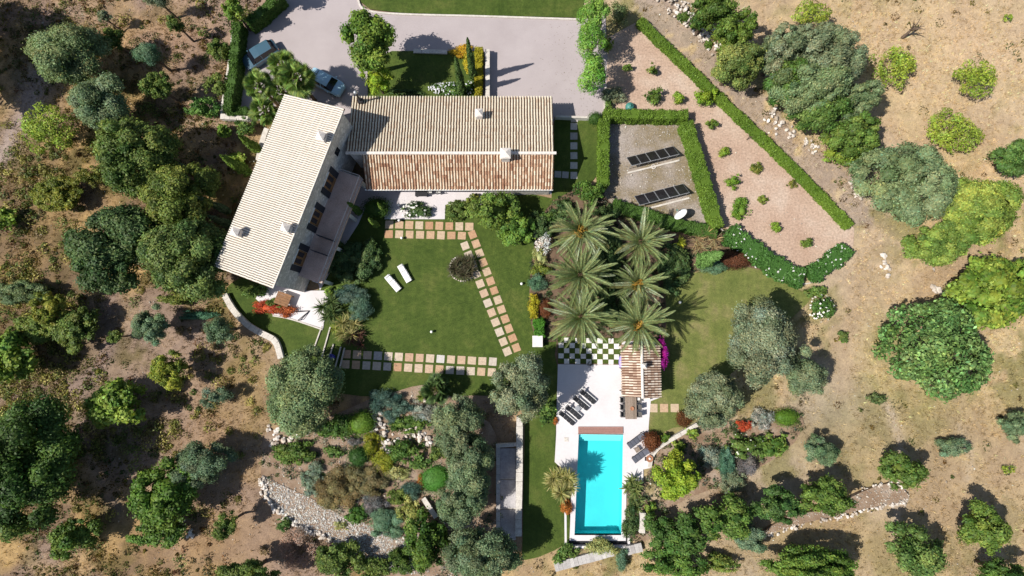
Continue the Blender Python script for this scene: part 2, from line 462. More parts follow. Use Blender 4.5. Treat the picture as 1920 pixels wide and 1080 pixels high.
# ------------------------------------------------------------------ the setting
P_DRIVE = [(530, -30), (668, -30), (674, 6), (690, 20), (752, 27), (1090, 36), (1135, 30), (1140, 120), (1132, 219), (1040, 219), (1036, 240), (650, 240), (600, 230), (470, 225), (446, 205), (447, 130), (455, 62), (470, 40)]
P_LAWN_TOP = [(668, -30), (1100, -30), (1090, 33), (900, 29), (752, 24), (694, 17), (677, 4)]
P_LAWN = [(425, 540), (436, 572), (470, 612), (500, 634), (522, 648), (530, 672), (620, 735), (800, 745), (925, 742), (980, 770), (984, 800), (980, 1010), (985, 1050), (1064, 1016), (1066, 960), (1045, 870), (1042, 790), (1046, 690), (1044, 640), (1005, 640), (1000, 560), (1000, 470), (1035, 372), (890, 372), (760, 380), (690, 372), (640, 470), (600, 540), (560, 555), (470, 520)]
P_LAWN_RIGHT = [(1214, 640), (1240, 600), (1255, 520), (1300, 512), (1345, 504), (1405, 500), (1450, 520), (1500, 545), (1520, 560), (1480, 600), (1420, 660), (1350, 720), (1300, 790), (1262, 802), (1214, 806)]
P_LAWN_SIDE = [(1040, 219), (1128, 219), (1126, 290), (1118, 330), (1085, 372), (1034, 375)]
P_ISLAND = [(735, 97), (905, 97), (905, 192), (690, 192), (690, 120)]
P_ORCHARD = [(1140, 70), (1196, 40), (1210, 44), (1300, 130), (1450, 275), (1602, 428), (1600, 460), (1575, 500), (1525, 520), (1480, 515), (1400, 455), (1350, 420), (1318, 300), (1300, 225), (1280, 213), (1150, 212), (1135, 200)]
P_YARD = [(1135, 222), (1285, 222), (1315, 300), (1345, 425), (1240, 412), (1160, 395), (1120, 375), (1130, 300)]
P_BED = [(1000, 470), (1012, 420), (1040, 375), (1118, 345), (1160, 395), (1345, 425), (1400, 455), (1490, 520), (1400, 500), (1345, 504), (1255, 520), (1250, 600), (1235, 660), (1164, 690), (1046, 690), (1044, 640), (1005, 640), (992, 560)]
P_DECK = [(1046, 683), (1164, 684), (1166, 640), (1238, 640), (1238, 745), (1220, 752), (1216, 800), (1212, 826), (1240, 824), (1228, 842), (1222, 858), (1220, 877), (1206, 880), (1206, 903), (1175, 906), (1171, 1006), (1064, 1006), (1064, 955), (1078, 953), (1080, 870), (1040, 866), (1043, 790)]
P_CHECK = [(1046, 630), (1164, 634), (1164, 682), (1046, 681)]
P_HOUSE_PATIO = [(640, 350), (1034, 345), (1034, 364), (930, 364), (905, 374), (905, 384), (835, 384), (834, 411), (721, 411), (722, 379), (690, 379), (672, 420), (640, 470), (600, 545), (590, 500)]
P_SW_PATIO = [(500, 525), (575, 545), (618, 545), (606, 616), (548, 597), (512, 590), (480, 560)]
P_ROCKERY = [(500, 812), (560, 800), (640, 772), (690, 750), (730, 738), (790, 722), (832, 735), (880, 770), (932, 820), (935, 1010), (880, 1090), (700, 1090), (690, 1058), (640, 1026), (560, 985), (510, 950), (490, 905), (492, 860)]
P_GRAVEL = [(490, 893), (520, 905), (585, 935), (640, 965), (700, 985), (765, 1010), (800, 1030), (790, 1075), (720, 1066), (690, 1055), (640, 1022), (590, 1000), (540, 975), (505, 945)]
P_STAIR = [(934, 832), (970, 832), (970, 1010), (934, 1010)]
P_SE_BEDS = [(1178, 905), (1206, 905), (1240, 840), (1310, 795), (1390, 790), (1500, 770), (1490, 830), (1400, 890), (1300, 930), (1250, 960), (1220, 1010), (1178, 1010)]
P_TERRACE_E = [(1418, 1004), (1478, 986), (1560, 966), (1640, 948), (1698, 937), (1690, 915), (1660, 905), (1610, 922), (1540, 955), (1478, 965)]
P_TRACK = [(1172, -30), (1262, -20), (1345, 92), (1430, 170), (1500, 262), (1600, 330), (1640, 420), (1604, 418), (1450, 268), (1300, 120), (1206, 32)]

wp = lambda P, s=0: world_poly(P, 0.0, s)
MANICURED = [wp(P) for P in (P_DRIVE, P_LAWN_TOP, P_LAWN, P_LAWN_RIGHT, P_LAWN_SIDE, P_ORCHARD, P_YARD, P_BED, P_DECK, P_CHECK, P_HOUSE_PATIO, P_SW_PATIO, P_ROCKERY, P_STAIR)]
POOLPX = [(1085, 814), (1168, 815), (1165, 1003), (1077, 1003)]
POOLW = [G(*p) for p in POOLPX]

# --- ground: one sheet to the horizon, colour patches kept in an attribute
xs = np.concatenate([[-3500, -1200, -400, -160], np.arange(-82, 82.01, 0.42), [160, 400, 1200, 3500]])
ys = np.concatenate([[-3500, -1200, -400, -120], np.arange(-46, 50.01, 0.42), [120, 400, 1200, 3500]])
GX, GY = np.meshgrid(xs, ys)
man = np.zeros(GX.shape, bool)
for p in MANICURED: man |= in_poly(GX, GY, p)
soft = man.astype(float)
for _ in range(5):      # blur the mask a little so that bumps die out at the lawns
    q = np.pad(soft, 1, mode='edge')
    soft = np.maximum(soft, (q[:-2, 1:-1] + q[2:, 1:-1] + q[1:-1, :-2] + q[1:-1, 2:] + q[1:-1, 1:-1]) / 5)
wild = np.clip(1 - soft * 1.6, 0, 1)
far = np.clip((np.hypot(GX, GY) - 90) / 200, 0, 1)
GZ = -0.06 - 0.05 * soft + wild * ((fbm(GX, GY, 6.0, 3) - 0.5) * 0.55 + (fbm(GX, GY, 1.6, 9) - 0.5) * 0.22 - 0.04)
GZ = np.minimum(GZ, 0.16)
GZ = GZ * (1 - far) - 0.3 * far
inpool = in_poly(GX, GY, [(POOLW[0][0] - 0.5, POOLW[0][1] + 0.5), (POOLW[1][0] + 0.5, POOLW[1][1] + 0.5), (POOLW[2][0] + 0.9, POOLW[2][1] - 1.1), (POOLW[3][0] - 0.9, POOLW[3][1] - 1.1)])
GZ = np.where(inpool, -2.2, GZ)
def L3(a, b, t): return a + (b - a) * t[..., None]
cA = lambda *c: np.array(c, float)
n1 = fbm(GX, GY, 14.0, 21); n2 = fbm(GX, GY, 4.0, 31); n3 = fbm(GX, GY, 1.5, 41)
side = np.clip((GX + 12) / 24, 0, 1)  # soil tones from left to right; lens vignetting on the left is painted in
brown = L3(cA(0.235, 0.160, 0.105)[None, None], cA(0.430, 0.295, 0.190)[None, None], side)
straw = L3(cA(0.480, 0.325, 0.150)[None, None], cA(0.560, 0.405, 0.235)[None, None], side)
pale = L3(cA(0.390, 0.290, 0.240)[None, None], cA(0.540, 0.420, 0.330)[None, None], side)
green = L3(cA(0.105, 0.095, 0.030)[None, None], cA(0.200, 0.185, 0.065)[None, None], side)
sm = lambda v, a, b: np.clip((v - a) / (b - a), 0, 1) ** 1.0
GC = brown.copy()
n4 = fbm(GX, GY, 2.2, 61)
GC = GC + (straw - GC) * sm(n2 * 0.5 + n4 * 0.5, 0.42, 0.58)[..., None]
GC = GC + (pale - GC) * (0.75 * sm(n1, 0.52, 0.68))[..., None]
GC = GC + (green - GC) * (0.75 * sm(n3 * 0.5 + n2 * 0.5, 0.53, 0.62))[..., None]
def patch(px, py, rx, ry, col, amt):
    global GC
    cx, cy = G(px, py)
    rx *= MPP(); ry *= MPP()
    d = ((GX - cx) / rx) ** 2 + ((GY - cy) / ry) ** 2
    f = amt * np.exp(-d * 0.9) * (0.35 + 1.1 * n3)
    GC = GC + (cA(*col)[None, None] - GC) * np.clip(f, 0, 1)[..., None]
def trail(pts, w, col, amt):
    global GC
    d = seg_dist(GX, GY, [G(*p) for p in catmull(pts, 5)])
    f = amt * np.exp(-(d / w) ** 2) * (0.45 + 0.9 * n3)
    GC = GC + (cA(*col)[None, None] - GC) * np.clip(f, 0, 1)[..., None]
patch(1700, 120, 330, 150, (0.60, 0.42, 0.27), 0.8)
patch(1850, 60, 200, 120, (0.60, 0.42, 0.28), 0.7)
patch(1880, 320, 110, 60, (0.60, 0.40, 0.25), 0.6)
patch(1640, 520, 70, 70, (0.52, 0.36, 0.25), 0.7)
patch(1850, 880, 150, 120, (0.45, 0.31, 0.20), 0.6)
patch(1640, 640, 60, 90, (0.44, 0.34, 0.17), 0.6)
patch(1560, 760, 80, 60, (0.44, 0.35, 0.28), 0.8)
patch(1530, 1010, 180, 40, (0.42, 0.29, 0.16), 0.7)
patch(1700, 760, 120, 60, (0.34, 0.29, 0.12), 0.5)
patch(1600, 830, 180, 70, (0.26, 0.20, 0.11), 0.7)
patch(1500, 1040, 260, 60, (0.33, 0.24, 0.13), 0.6)
patch(1780, 950, 170, 110, (0.40, 0.28, 0.18), 0.5)
patch(60, 700, 120, 110, (0.20, 0.15, 0.07), 0.7)
patch(40, 330, 80, 90, (0.20, 0.15, 0.08), 0.6)
patch(1330, 930, 90, 50, (0.34, 0.23, 0.16), 0.8)
patch(320, 70, 120, 70, (0.42, 0.27, 0.18), 0.7)
patch(120, 20, 90, 40, (0.40, 0.29, 0.23), 0.8)
patch(390, 205, 60, 60, (0.44, 0.34, 0.29), 0.7)
patch(60, 180, 40, 60, (0.40, 0.31, 0.28), 0.8)
patch(400, 800, 100, 120, (0.36, 0.235, 0.14), 0.7)
patch(380, 1010, 140, 60, (0.38, 0.245, 0.125), 0.8)
patch(60, 480, 110, 120, (0.17, 0.115, 0.065), 0.6)
patch(90, 650, 130, 90, (0.16, 0.12, 0.06), 0.5)
patch(470, 720, 60, 90, (0.38, 0.27, 0.12), 0.7)
patch(540, 1040, 80, 60, (0.30, 0.20, 0.14), 0.6)
trail([(75, 135), (55, 200), (15, 270), (-20, 330)], 1.1, (0.46, 0.37, 0.34), 0.9)
trail([(-10, 740), (90, 735), (160, 715), (200, 660), (195, 590), (215, 545)], 0.9, (0.34, 0.25, 0.22), 0.8)
trail([(160, 715), (150, 780), (165, 850), (215, 960)], 0.8, (0.34, 0.25, 0.21), 0.7)
trail([(1680, 1000), (1690, 850), (1675, 790), (1665, 760)], 0.5, (0.52, 0.40, 0.32), 0.8)
trail([(1640, 440), (1610, 540), (1590, 640), (1580, 720)], 1.6, (0.47, 0.33, 0.23), 0.7)
trail([(1815, 900), (1820, 850), (1800, 800)], 0.4, (0.52, 0.40, 0.30), 0.6)
trk = in_poly(GX, GY, wp(P_TRACK))
GC = np.where((trk & (n3 > 0.30))[..., None], GC * 0.25 + cA(0.38, 0.285, 0.245)[None, None] * 0.75, GC)
GC = np.clip(GC * (0.76 + 0.06 * side[..., None]) * (1 + side[..., None] * np.array([-0.02, 0.04, 0.02])), 0.02, 0.8)
ny, nx = GX.shape
ii = np.arange(ny * nx).reshape(ny, nx)
gq = np.stack([ii[:-1, :-1], ii[:-1, 1:], ii[1:, 1:], ii[1:, :-1]], -1).reshape(-1, 4)
gm = np_mesh('ground', np.stack([GX, GY, GZ], -1).reshape(-1, 3), gq, None, GC.reshape(-1, 3), MAT['ground'], True)
ground = obj('ground', gm)
ground['kind'] = 'structure'
gy0, gx0 = np.searchsorted(ys, -46), np.searchsorted(xs, -82)
def ground_at(X, Y):
    """height and colour of the ground sheet near X, Y (arrays inside the fine part)"""
    ix = np.clip(np.round((X + 82) / 0.42).astype(int), 0, 380) + gx0
    iy = np.clip(np.round((Y + 46) / 0.42).astype(int), 0, 220) + gy0
    return GZ[iy, ix], GC[iy, ix], wild[iy, ix]

sheet('driveway', wp(P_DRIVE), 0.000, MAT['drive'])
sheet('front_lawn', wp(P_LAWN_TOP), 0.030, MAT['lawn'], 0.1)
sheet('garden_lawn', wp(P_LAWN, 3), 0.006, MAT['lawn'])
sheet('side_lawn', wp(P_LAWN_RIGHT, 3), 0.006, MAT['lawn_dry'])
sheet('house_side_lawn', wp(P_LAWN_SIDE), 0.010, MAT['lawn'])
sheet('orchard_soil', wp(P_ORCHARD), 0.002, MAT['orchard'])
sheet('solar_yard', wp(P_YARD), 0.008, MAT['yard'])
sheet('planting_bed', wp(P_BED, 2), 0.016, MAT['soil'], 0.07)
sheet('rockery_soil', wp(P_ROCKERY, 3), 0.012, MAT['rocksoil'], 0.09)
sheet('gravel_terrace', wp(P_GRAVEL, 3), 0.050, MAT['rocksoil'], 0.2)
sheet('shrub_border_soil', wp(P_SE_BEDS, 2), 0.004, MAT['rocksoil'], 0.1)
sheet('east_terrace_soil', wp(P_TERRACE_E, 2), 0.30, MAT['rocksoil'], 0.5)
sheet('front_island_lawn', wp(P_ISLAND), 0.16, MAT['lawn'], 0.2)
sheet('house_patio', wp(P_HOUSE_PATIO), 0.030, MAT['patio'], 0.1)
sheet('corner_patio', wp(P_SW_PATIO), 0.080, MAT['deck'], 0.15)

# --- pool deck with the pool opening left out, in pieces round it
def rect_uv(q, u, v):
    a, b, c, d = [Vector(p) for p in q]
    return (a.lerp(b, u)).lerp(d.lerp(c, u), v)
deck = sheet('pool_deck', wp([(1046, 683), (1164, 684), (1166, 640), (1238, 640), (1238, 745), (1220, 752), (1216, 800), (1216, 813.5), (1043, 812.5), (1043, 790)]), 0.050, MAT['deck'], 0.15)
sheet('pool_deck_west', wp([(1043, 812.5), (1084, 812.8), (1080.5, 903), (1040, 866)]), 0.050, MAT['deck'], 0.15)
sheet('pool_deck_east', wp([(1169, 813.3), (1216, 813.5), (1212, 826), (1240, 824), (1228, 842), (1222, 858), (1220, 877), (1206, 880), (1206, 903), (1175, 906), (1167, 906)]), 0.050, MAT['deck'], 0.15)
# ------------------------------------------------------------------ swimming pool
def quad_ring(name, outer, inner, z, mat, parent, thick):
    bm = bmesh.new()
    o1 = [bm.verts.new((p[0], p[1], z)) for p in outer]; i1 = [bm.verts.new((p[0], p[1], z)) for p in inner]
    o0 = [bm.verts.new((p[0], p[1], z - thick)) for p in outer]; i0 = [bm.verts.new((p[0], p[1], z - thick)) for p in inner]
    n = len(outer)
    for k in range(n):
        j = (k + 1) % n
        bm.faces.new((o1[k], o1[j], i1[j], i1[k])); bm.faces.new((o0[k], o0[j], o1[j], o1[k])); bm.faces.new((i1[k], i1[j], i0[j], i0[k]))
    bmesh.ops.recalc_face_normals(bm, faces=bm.faces[:])
    return bmo(name, bm, mat, parent)
def grow(q, w, e, n, s):
    a, b, c, d = q
    return [(a[0] - w, a[1] + n), (b[0] + e, b[1] + n), (c[0] + e, c[1] - s), (d[0] - w, d[1] - s)]
pool = tag(empty('swimming_pool', (0, 0, 0)), 'rectangular turquoise swimming pool with white rim and overflow edge', 'pool')
DEPTH = 1.45
bm = bmesh.new()
top = [bm.verts.new((p[0], p[1], 0.02)) for p in POOLW]
bot = [bm.verts.new((p[0], p[1], -DEPTH)) for p in POOLW]
bm.faces.new(bot)
for k in range(4): bm.faces.new((top[k], top[(k + 1) % 4], bot[(k + 1) % 4], bot[k]))
bmesh.ops.recalc_face_normals(bm, faces=bm.faces[:])
for f in bm.faces: f.normal_flip()
bmo('basin', bm, MAT['pool'], pool)
for k in range(3):      # steps at the shallow end
    v1 = 0.012 + 0.022 * (k + 1)
    c = [rect_uv(POOLW, 0.004, 0.002 + 0.0001 * k), rect_uv(POOLW, 0.996, 0.002 + 0.0001 * k), rect_uv(POOLW, 0.996, v1), rect_uv(POOLW, 0.004, v1)]
    sheet('step', [(p.x, p.y) for p in c], -0.25 - 0.28 * k, MAT['poolstep'], 0.28, pool, False)
quad_ring('rim', grow(POOLW, 0.50, 0.42, 0.0, 0.55), grow(POOLW, 0.0, 0.0, -0.02, 0.0), 0.056, MAT['deck'], pool, 0.5)
# overflow channel round the south end
sw, se = POOLW[3], POOLW[2]
def overflow():
    bm = bmesh.new()
    x0, x1, y0, y1 = sw[0] - 0.98, se[0] + 0.86, sw[1] - 1.05, sw[1] + 2.2
    for c, s in (((x0 + 0.11, (y0 + y1) / 2, -0.2), (0.22, y1 - y0, 0.46)), ((x1 - 0.10, (y0 + y1) / 2 - 0.3, -0.2), (0.20, y1 - y0 - 0.6, 0.46)), (((x0 + x1) / 2, y0 - 0.11, -0.2), (x1 - x0, 0.24, 0.46))):
        add_box(bm, c, s, bevel=0.015)
    bmo('overflow_wall', bm, MAT['deck'], pool)
    box('channel_floor', ((x0 + x1) / 2, (y0 + sw[1] - 0.5) / 2, -0.4), (x1 - x0 - 0.3, 0.6, 0.06), MAT['darkmetal'], pool)
overflow()
wq = grow(POOLW, 0.01, 0.01, -0.02, 0.01)
me = bpy.data.meshes.new('water_surface'); me.from_pydata([(p[0], p[1], -0.07) for p in wq], [], [(0, 3, 2, 1)]); me.update()
obj('water_surface', me, pool, MAT['water'])
lid = tag(empty('pool_cover_box', G3(1126, 806.5, 0.05)), 'reddish slatted wooden box along the head of the pool', 'pool cover')
for k in range(5):
    w = 82 * MPP()
    box('board', (0, -0.27 + 0.137 * k, 0.055), (w, 0.125, 0.11), MAT['deckwood'], lid, bevel=0.01)
bm = bmesh.new()
add_box(bm, (0, 0, 0.004), (0.42, 0.42, 0.03), bevel=0.01)
lathe(bm, [(0.12, 0.02), (0.12, 0.035), (0.0, 0.036)], 12)
o = tag(bmo('skimmer_cover', bm, MAT['kerb']), 'small square white drain cover on the deck left of the pool', 'drain cover')
o.location = G3(1062, 824, 0.06)

# ------------------------------------------------------------------ paving slabs
bm = bmesh.new(); add_box(bm, (0, 0, 0), (1, 1, 1))
bmesh.ops.bevel(bm, geom=bm.edges[:], offset=0.03, segments=1, affect='EDGES')
SLAB_ME = bpy.data.meshes.new('paving_slab'); bm.to_mesh(SLAB_ME); bm.free()
SLABS = {}
rs = random.Random(5)
def slab(parent, x, y, sx, sy, rz, mat, z=0.02, th=0.06):
    if mat not in SLABS:
        SLABS[mat] = SLAB_ME.copy(); SLABS[mat].materials.append(MAT[mat])
    o = bpy.data.objects.new('paving_slab', SLABS[mat])
    link(o, parent)
    o.location = (x, y, z - th / 2 + rs.uniform(-0.004, 0.006))
    o.scale = (sx * rs.uniform(0.95, 1.03), sy * rs.uniform(0.95, 1.03), th)
    o.rotation_euler = (0, 0, rz + rs.uniform(-0.03, 0.03))
    return o
def slab_row(parent, p0, p1, n, size, mat):
    a, b = Vector(G(*p0)), Vector(G(*p1))
    rz = math.atan2((b - a).y, (b - a).x)
    for k in range(n):
        p = a.lerp(b, k / (n - 1))
        mm = mat
        if isinstance(mat, list): mm = mat[k % len(mat)]
        slab(parent, p.x, p.y, size, size, rz, mm, 0.035)
def path(name):
    o = empty(name); o['kind'] = 'structure'; return o
pth = path('patio_side_path')
slab_row(pth, (730, 421), (880, 425), 9, 0.84, 'slab_red'); slab_row(pth, (729, 439), (866, 442), 8, 0.84, 'slab_red')
pth = path('diagonal_garden_path')
slab_row(pth, (886, 440), (968, 652), 13, 0.80, 'slab_red'); slab_row(pth, (872, 461), (951, 659), 12, 0.80, 'slab')
pth = path('long_garden_path')
slab_row(pth, (650, 664), (924, 678), 15, 0.83, ['slab', 'slab', 'slab', 'slab_grey', 'slab', 'slab']); slab_row(pth, (648, 683), (922, 698), 15, 0.83, ['slab', 'slab_red', 'slab', 'slab'])
pth = path('poolside_stepping_path')
slab_row(pth, (1225, 765), (1265, 765), 3, 0.84, 'slab_red')
pth = path('house_side_path')
slab_row(pth, (1076, 237), (1076, 329), 6, 0.75, 'slab_grey'); slab_row(pth, (1046, 327), (1060, 328), 2, 0.72, 'slab_grey')
box('paving_slab', (*G(1077, 226.5), 0.02), (0.75, 0.28, 0.07), MAT['slab_grey'], pth)
chk = path('checkerboard_paving')
ck = sheet('turf', [G(*p) for p in P_CHECK], 0.02, MAT['lawn'], 0.1, chk, False)
for r in range(5):
    for c in range(11):
        if (r + c) % 2 == 0: continue
        px = 1052 + c * 10.4; py = 637.5 + r * 9.9 + c * 0.2
        x, y = G(px, py); slab(chk, x, y, 0.53, 0.52, 0, 'slab_white', 0.045)

# ------------------------------------------------------------------ kerbs and walls
def strip(bm, pts, w, z0, z1, smooth=4, bev=0.0):
    P = [Vector(p) for p in (catmull(pts, smooth) if smooth else pts)]
    L, R = [], []
    for i, p in enumerate(P):
        d = (P[min(i + 1, len(P) - 1)] - P[max(i - 1, 0)]).normalized()
        n = Vector((-d.y, d.x)) * (w / 2)
        L.append(p + n); R.append(p - n)
    rows = []
    for l, r in zip(L, R):
        rows.append([bm.verts.new((l.x, l.y, z0)), bm.verts.new((l.x, l.y, z1)), bm.verts.new((r.x, r.y, z1)), bm.verts.new((r.x, r.y, z0))])
    for a, b in zip(rows[:-1], rows[1:]):
        for k in range(3): bm.faces.new((a[k], a[k + 1], b[k + 1], b[k]))
    bm.faces.new(rows[0]); bm.faces.new(list(reversed(rows[-1])))
    bmesh.ops.recalc_face_normals(bm, faces=bm.faces[:])
def resample(pts, step):
    P = [Vector(p) for p in pts]
    out = [P[0].copy()]; acc = 0
    for a, b in zip(P[:-1], P[1:]):
        L = (b - a).length; t = step - acc
        while t <= L:
            out.append(a.lerp(b, t / L)); t += step
        acc = L - (t - step)
    return out
def wall(name, pxs, w, h, mat, label, cap=None, capmat='kerb', cat='wall', smooth=4, z0=-0.1, capw=0.06, caplen=0.9):
    pts = [G(p[0], p[1], h) for p in pxs]
    if smooth: pts = catmull(pts, smooth)
    root = tag(empty(name, (pts[0][0], pts[0][1], 0)), label, cat)
    base = Vector((pts[0][0], pts[0][1]))
    loc = [Vector(p) - base for p in pts]
    bm = bmesh.new(); strip(bm, loc, w, z0, h - (0.07 if cap else 0), 0)
    bmo('body', bm, MAT[mat], root)
    if cap:
        rp = resample(loc, caplen)
        if (rp[-1] - loc[-1]).length > caplen * 0.4: rp.append(loc[-1])
        for a, b in zip(rp[:-1], rp[1:]):
            d = b - a; c = (a + b) / 2
            o = slab(root, c.x, c.y, d.length * 0.985, w + capw, math.atan2(d.y, d.x), capmat, h, 0.075)
            o.name = 'coping_stone'; o.rotation_euler[2] = math.atan2(d.y, d.x)
    return root
def kerb(pxs, label, w=0.16, h=0.10, mat='kerb'):
    pts = [G(*p) for p in pxs]
    bm = bmesh.new(); strip(bm, pts, w, -0.1, h, 4)
    return tag(bmo('kerb', bm, MAT[mat]), label, 'kerb')
kerb([(668, -30), (674, 8), (692, 21), (752, 27), (900, 31), (1088, 37)], 'white kerb between the gravel drive and the front lawn', 0.2)
kerb([(1136, 160), (1133, 205), (1129, 219)], 'low white kerb at the right edge of the gravel drive')
kerb([(1350, 428), (1400, 465), (1480, 520), (1500, 532), (1530, 527), (1565, 505)], 'thin pale edging below the white flowered hedge', 0.12, 0.06)
kerb([(605, 618), (548, 599), (512, 592)], 'straight stone edge of the corner patio beside the red flowers', 0.14, 0.12)
wall('hedge_foot_wall', [(436, 60), (430, 110), (422, 160), (414, 212)], 0.18, 0.45, 'whitewall', 'narrow white wall outside the driveway hedge', 'c')
wall('garden_wall', [(413, 218), (440, 219), (468, 221)], 0.55, 0.5, 'masonry', 'short pale wall at the foot of the driveway hedge', 'c', caplen=0.5)
wall('garden_wall', [(484, 300), (492, 262), (500, 240)], 0.5, 0.7, 'whitewall', 'tall cream wall beside the upper corner of the two storey house', 'c')
wall('curved_wall', [(420, 552), (436, 580), (462, 608), (492, 626), (512, 636), (520, 650), (526, 672)], 0.55, 0.45, 'masonry', 'curved pale stone wall bordering the corner lawn', 'c', caplen=0.55)
wall('stair_wall', [(974, 782), (974, 860), (973, 940), (972, 1006)], 0.58, 0.9, 'whitewall', 'long white wall between the sunken steps and the pool lawn', 'c')
wall('stair_wall', [(934, 838), (934, 900), (934, 1000)], 0.34, 0.5, 'whitewall', 'grey side wall left of the sunken steps in olive shade', 'c', 'slab_grey')
wall('stair_head_wall', [(930, 836), (968, 834)], 0.3, 0.55, 'whitewall', 'short pale wall across the head of the sunken steps', 'c')
stp = tag(empty('garden_stair', G3(953, 920, 0)), 'shaded grey flight of broad sunken steps between two walls', 'steps')
bx0 = G(953, 920)
for k, (y0, y1) in enumerate([(840, 898), (899, 954), (955, 1012)]):
    a, b = G(938, y0), G(967, y1)
    box('tread', ((a[0] + b[0]) / 2 - bx0[0], (a[1] + b[1]) / 2 - bx0[1], 0.03 - 0.03 * k), (b[0] - a[0], a[1] - b[1] - 0.03, 0.1), MAT['greystone'], stp, bevel=0.012)
    box('nosing', ((a[0] + b[0]) / 2 - bx0[0], b[1] - bx0[1] + 0.03, 0.055 - 0.03 * k), (b[0] - a[0], 0.06, 0.11), MAT['kerb'], stp)
wall('curved_wall', [(1218, 877), (1224, 852), (1240, 836), (1270, 818), (1308, 796)], 0.34, 0.4, 'whitewall', 'curved white wall sweeping from the pool deck to the olives', 'c', caplen=0.7)
wall('low_wall', [(1040, 1064), (1085, 1052), (1130, 1040), (1150, 1034)], 0.8, 0.35, 'masonry', 'broad pebble topped wall below the pool, left piece', 'c', 'slab_grey', caplen=0.4)
wall('low_wall', [(1176, 1033), (1204, 1026)], 0.8, 0.4, 'masonry', 'short pebble topped wall below the pool, right piece', 'c', 'slab_grey', caplen=0.4)
wall('steep_wall', [(1206, 962), (1204, 1000)], 0.5, 0.7, 'whitewall', 'upright white stone pier in the shrubs right of the pool', 'c', caplen=0.5)
wall('front_bed_wall', [(775, 95), (838, 97)], 0.4, 0.35, 'whitewall', 'whitewashed wall end along the front lawn island', 'c')
wall('front_bed_wall', [(914, 92), (914, 182)], 0.42, 1.0, 'whitewall', 'grey rendered wall beside the yellow clipped hedge', 'c')
wall('yard_wall', [(1042, 218), (1105, 220)], 0.16, 0.7, 'whitewall', 'thin white topped wall at the corner of the single storey house', 'c')

rstone = random.Random(77)
STONES = []
for k in range(6):
    bm = bmesh.new(); bmesh.ops.create_icosphere(bm, subdivisions=1, radius=0.5)
    for v in bm.verts:
        v.co *= rstone.uniform(0.78, 1.15); v.co.z *= 0.8
    me = bpy.data.meshes.new('stone'); bm.to_mesh(me); bm.free(); me.materials.append(MAT['stone']); STONES.append(me)
def stone_run(name, pxs, n, width, size, label, h=0.3, group=None):
    pts = [Vector(G(*p)) for p in catmull(pxs, 6)]
    root = tag(empty(name, (pts[0].x, pts[0].y, 0)), label, 'stone wall', group)
    for k in range(n):
        i = rstone.uniform(0, len(pts) - 1.001); a = pts[int(i)].lerp(pts[int(i) + 1], i % 1)
        d = (pts[int(i) + 1] - pts[int(i)]).normalized(); nrm = Vector((-d.y, d.x)) * rstone.gauss(0, width / 2.6)
        p = a + nrm - pts[0]
        o = link(bpy.data.objects.new('stone', rstone.choice(STONES)), root)
        s = size * rstone.uniform(0.55, 1.4)
        o.location = (p.x, p.y, max(0.02, h * rstone.random() * (1 - nrm.length / width) + s * 0.1)); o.scale = (s * 1.2, s, s * 0.8)
        o.rotation_euler = (rstone.uniform(-.4, .4), rstone.uniform(-.4, .4), rstone.uniform(0, 6.28))
stone_run('dry_stone_wall', [(1252, -10), (1270, 20), (1300, 45), (1330, 65), (1352, 92)], 190, 1.5, 0.36, 'tumbled white dry stone wall along the dirt track', 0.5)
stone_run('dry_stone_wall', [(492, 895), (498, 925), (525, 962), (560, 985), (600, 1003), (640, 1024), (690, 1056)], 170, 0.5, 0.30, 'curved dry stone edge of the gravel terrace', 0.4)
stone_run('dry_stone_wall', [(1412, 1008), (1478, 988), (1560, 968), (1640, 950), (1698, 938)], 150, 0.5, 0.28, 'pale dry stone retaining wall on the lower right slope', 0.45)
stone_run('dry_stone_wall', [(1698, 938), (1690, 914), (1660, 905), (1610, 920)], 50, 0.35, 0.26, 'stone rim closing the upper end of the lower right terrace', 0.4)
stone_run('rock_outcrop', [(505, 820), (530, 812), (560, 800), (585, 808)], 60, 1.3, 0.45, 'white rocks at the upper left corner of the rock garden', 0.4)
stone_run('rock_outcrop', [(695, 790), (715, 800), (735, 830), (720, 845)], 60, 1.4, 0.40, 'white rocks between the two clipped balls in the rock garden', 0.3)
stone_run('rock_outcrop', [(760, 810), (790, 815), (800, 835)], 40, 1.0, 0.36, 'pale rocks under the dark shrub in the rock garden', 0.3)
stone_run('rock_outcrop', [(1440, 215), (1470, 240), (1505, 262), (1530, 285)], 50, 1.2, 0.34, 'reddish stones along the track below the big grey trees', 0.3)
stone_run('rock_outcrop', [(1595, 340), (1610, 355), (1612, 375)], 24, 0.7, 0.32, 'scattered stones left of the large rounded grey tree', 0.2)
stone_run('rock_outcrop', [(1655, 478), (1660, 500), (1664, 520)], 14, 0.4, 0.42, 'grey rocks on the bare slope right of the white flowered hedge', 0.2)
stone_run('rock_outcrop', [(1748, 545), (1762, 540), (1770, 548)], 12, 0.5, 0.45, 'pale rocks above the big rounded green tree', 0.2)
stone_run('rock_outcrop', [(330, 885), (345, 895), (350, 990), (365, 1000)], 20, 0.6, 0.35, 'white stones around the dark twin crowned trees', 0.2)
